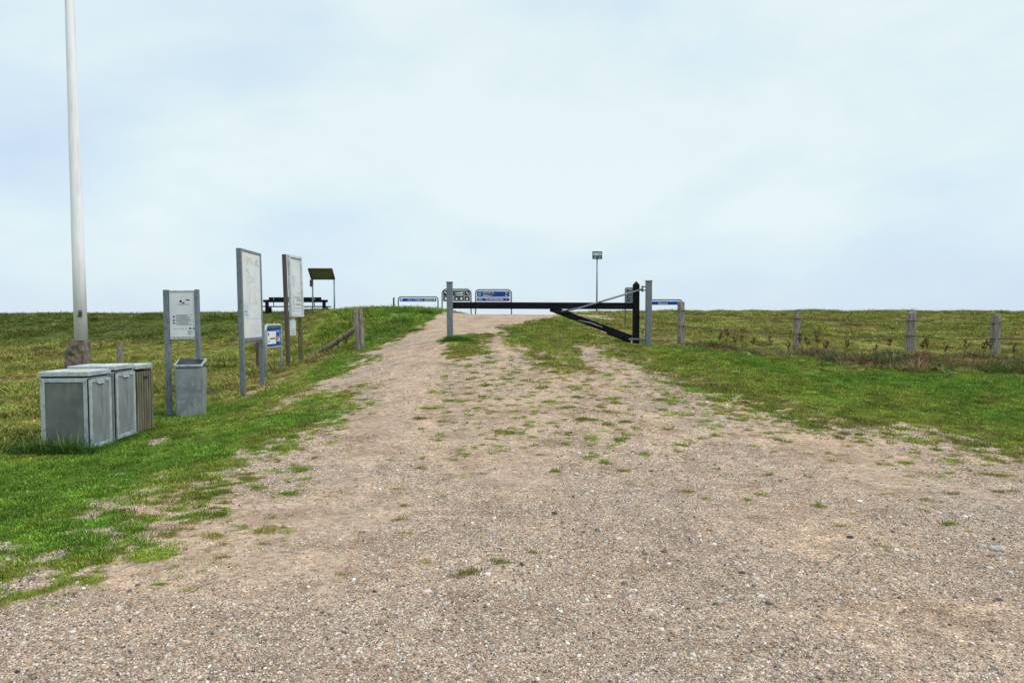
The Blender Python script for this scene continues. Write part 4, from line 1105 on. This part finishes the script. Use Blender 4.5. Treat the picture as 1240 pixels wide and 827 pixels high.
# ------------------------------------------------------------------ wire fence on the right
posts = [(824.2, 20.6, 365.8, .21, R(0), 1), (964.2, 20.6, 375.2, .165, R(2.2), 2), (1102.3, 20.4, 377.8, .23, R(3.2), 3), (1205.3, 19.6, 380.8, .215, R(.5), 4)]
p0 = Gxy(824.2, 20.6)
t = thing('wire_fence', 'wire fence with grey weathered wooden posts running right along the weeds', 'fence', p0)
tops = []
for px, Y0, rt, w_, ln, sd in posts:
    p = Gxy(px, Y0); h_ = P(px, rt, Y0).z - p.z
    bm = bmesh.new(); wood_post(bm, h_, w_, sd * 7, slant=.05 if sd == 3 else .02)
    for v in bm.verts: v.co.x += v.co.z * math.tan(ln) * .5
    o = obj('post', bm, 'wood', t); o.location = p - p0
    tops.append((p, h_, w_))
p5 = Gxy(1420, 19.0); tops.append((p5, 1.08, .24))
bm = bmesh.new(); wood_post(bm, 1.08, .24, 77); o = obj('post', bm, 'wood', t); o.location = p5 - p0
for fr_ in (.80, .45):
    bm = bmesh.new()
    for (pA, hA, wA), (pB, hB, wB) in zip(tops, tops[1:]):
        a = pA + Vector((0, -wA * .52, hA * fr_)) - p0; b = pB + Vector((0, -wB * .52, hB * fr_)) - p0
        pts = [a.lerp(b, k / 8) - Vector((0, 0, .05 * math.sin(math.pi * k / 8))) for k in range(9)]
        sweep(bm, pts, .0075, 5)
    obj('wire', bm, 'wire', t)
    bm = bmesh.new()
    for (pA, hA, wA) in tops: bx(bm, pA + Vector((0.0, 0, hA * fr_)) - p0, (wA * 1.01, wA * 1.01, .010), None, 0)
    obj('wire_loop', bm, 'wire', t)

# ------------------------------------------------------------------ dry dock stalks
def dock_mesh(seed, h):
    rnd = random.Random(seed); bm = bmesh.new()
    pts = [(rnd.gauss(0, .012) * k, rnd.gauss(0, .012) * k, h * k / 5 - (.03 if k == 0 else 0)) for k in range(6)]
    sweep(bm, pts, [.009, .008, .007, .006, .005, .003], 5)
    bs = bmesh.new()
    def spike(base, dv, n, r):
        for i in range(n):
            q = base + dv * (i / n)
            for _ in range(3):
                off = Vector((rnd.gauss(0, r), rnd.gauss(0, r), rnd.gauss(0, r * .6)))
                m_ = Matrix.Translation(q + off) @ Euler((rnd.random() * 6, rnd.random() * 6, 0)).to_matrix().to_4x4() @ Matrix.Diagonal((1, .7, 1.3, 1))
                bmesh.ops.create_icosphere(bs, subdivisions=1, radius=rnd.uniform(.007, .014), matrix=m_)
    spike(Vector(pts[3]), Vector(pts[5]) - Vector(pts[3]), 12, .018)
    for k in range(4):
        a = rnd.uniform(0, 6.28); b0_ = Vector(pts[3 + k % 2]); dv = Vector((math.cos(a) * .10, math.sin(a) * .10, .14)) * rnd.uniform(.7, 1.1)
        sweep(bm, [b0_, b0_ + dv * .5, b0_ + dv], .003, 4); spike(b0_ + dv * .35, dv * .65, 5, .013)
    return bm, bs
protos = []
for s_ in range(4):
    bm, bs = dock_mesh(s_ + 300, (.55, .68, .48, .62)[s_])
    a = bpy.data.meshes.new('stem'); bm.to_mesh(a); bm.free(); a.materials.append(M['stem'])
    b = bpy.data.meshes.new('seed_head'); bs.to_mesh(b); bs.free(); b.materials.append(M['seed'])
    protos.append((a, b))
for i, (px, Y0, sc) in enumerate([(871, 20.0, .8), (881, 19.8, .9), (890, 19.6, .8), (899, 19.6, .7), (912, 19.4, .7), (934, 19.2, .75), (955, 19.0, .8), (972, 19.0, 1.0), (977, 19.1, .9), (990, 18.8, .9), (1003, 18.7, .9),
                                  (1024, 18.6, .8), (1062, 18.4, .7), (1080, 18.6, .8), (1118, 18.6, 1.0), (1121, 18.4, .9), (1146, 18.2, .7), (1168, 18.2, .8), (1192, 18.5, 1.0), (1199, 18.5, .9), (1228, 18.1, .8)]):
    p = Gxy(px, Y0)
    t = thing('dock_plant', 'dry brown dock stalk with dark seed head among the weeds along the fence', 'plant', p, random.uniform(0, 6.28), random.gauss(0, .06), group='dry dock stalks along the fence')
    t.scale = (sc,) * 3
    for nm, me in zip(('stem', 'seed_head'), protos[i % 4]):
        o = bpy.data.objects.new(nm, me); COL.objects.link(o); o.parent = t
for i, (px, Y0, sc) in enumerate([(408, 20.9, .75), (415, 20.8, .7), (400, 20.7, .6), (421, 21.0, .8), (391, 20.6, .6)]):
    p = Gxy(px, Y0)
    t = thing('dock_plant', 'dry rusty dock stalk growing under the fallen fence rail', 'plant', p, random.uniform(0, 6.28), random.gauss(0, .06), group='dry dock stalks under the fallen rail')
    t.scale = (sc,) * 3
    for nm, me in zip(('stem', 'seed_head'), protos[i % 4]):
        o = bpy.data.objects.new(nm, me); COL.objects.link(o); o.parent = t

# ------------------------------------------------------------------ larger stones lying in the gravel on the right
def stone(px, row, r, seed, label, flat=.45):
    p = G(px, row); bm = bmesh.new(); bmesh.ops.create_icosphere(bm, subdivisions=2, radius=r); rnd = random.Random(seed)
    ph = [rnd.uniform(0, 6) for _ in range(3)]
    for v in bm.verts:
        k = 1 + .16 * math.sin(v.co.x / r * 2.3 + ph[0]) + .14 * math.sin(v.co.y / r * 2.9 + ph[1]) + rnd.uniform(-.05, .05)
        v.co = Vector((v.co.x * k, v.co.y * k * .8, v.co.z * k * flat))
    for f in bm.faces: f.smooth = True
    o = obj('stone', bm, 'stone'); o.location = (p.x, p.y, H(p.x, p.y) + r * .12); o.rotation_euler = (0, 0, rnd.uniform(0, 6))
    tag(o, label, 'stone')
stone(1207, 664, .055, 1, 'largest pale flat stone lying half sunk in the gravel at the right edge')
stone(1190, 661, .035, 2, 'small whitish stone just left of the largest pale flat stone')
stone(1130, 597, .04, 3, 'pale elongated stone lying alone in gravel below the sparse grass edge')
stone(1144, 567, .05, 4, 'bluish grey stone at the edge of the grass right of centre')
stone(1222, 692, .03, 5, 'small blue-grey stone below the largest pale flat stone')

# ------------------------------------------------------------------ camera, light, sky
cam = bpy.data.cameras.new('camera'); cam.sensor_width = 36; cam.lens = FPX / 1240 * 36
cam.clip_start = .05; cam.clip_end = 30000
co = bpy.data.objects.new('camera', cam); COL.objects.link(co)
co.location = (0, 0, EYE); co.rotation_euler = (math.pi / 2 - PITCH, 0, 0)
SC.camera = co

EL, AZ = R(48), R(112)      # azimuth clockwise from +Y
sd = Vector((math.sin(AZ) * math.cos(EL), math.cos(AZ) * math.cos(EL), math.sin(EL)))
sl = bpy.data.lights.new('sun', 'SUN'); sl.energy = 1.75; sl.angle = R(25); sl.color = (1, .95, .87)
so = bpy.data.objects.new('sun', sl); COL.objects.link(so); so.rotation_euler = (-sd).to_track_quat('-Z', 'Y').to_euler()

w = bpy.data.worlds.new('World'); SC.world = w; w.use_nodes = True
nt = w.node_tree; nt.nodes.clear()
out = N(nt, 'ShaderNodeOutputWorld')
sky = N(nt, 'ShaderNodeTexSky'); sky.sky_type = 'NISHITA'; sky.sun_disc = False; sky.sun_elevation = EL; sky.sun_rotation = AZ
b1 = N(nt, 'ShaderNodeBackground'); b1.inputs['Strength'].default_value = .08; nt.links.new(sky.outputs[0], b1.inputs[0])
tc = coords(nt, 'Generated')
mp = N(nt, 'ShaderNodeMapping'); mp.inputs['Scale'].default_value = (1, 1, 2.2); nt.links.new(tc, mp.inputs[0])
n1 = noise(nt, mp.outputs[0], 1.5, 5, .5, .35); n2 = noise(nt, mp.outputs[0], 4.2, 5, .55, .3)
f = math_(nt, 'ADD', math_(nt, 'MULTIPLY', n1, .75), math_(nt, 'MULTIPLY', n2, .25))
cl = ramp(nt, f, [(.39, (.66, .81, .975)), (.485, (.74, .895, 1.0)), (.53, (.79, .945, 1.0)), (.60, (.88, 1.0, 1.01))])
sx = N(nt, 'ShaderNodeSeparateXYZ'); nt.links.new(tc, sx.inputs[0])
hz = ramp(nt, sx.outputs[2], [(0.0, (1, 1, 1)), (.035, (.55, .55, .55)), (.14, (0, 0, 0))])
cl = mix(nt, math_(nt, 'MULTIPLY', hz, .55), cl, (.71, .835, .985))
zen = ramp(nt, sx.outputs[2], [(.40, (1, 1, 1)), (.95, (1.75, 1.65, 1.55))])
cl = mix(nt, 1.0, cl, zen, 'MULTIPLY')
b2 = N(nt, 'ShaderNodeBackground'); b2.inputs['Strength'].default_value = 1.0; nt.links.new(cl, b2.inputs[0])
ms = N(nt, 'ShaderNodeMixShader'); ms.inputs[0].default_value = .88
nt.links.new(b1.outputs[0], ms.inputs[1]); nt.links.new(b2.outputs[0], ms.inputs[2]); nt.links.new(ms.outputs[0], out.inputs[0])

SC.view_settings.view_transform = 'Standard'; SC.view_settings.look = 'None'
SC.view_settings.exposure = 0; SC.view_settings.gamma = 1
SC.cycles.max_bounces = 5
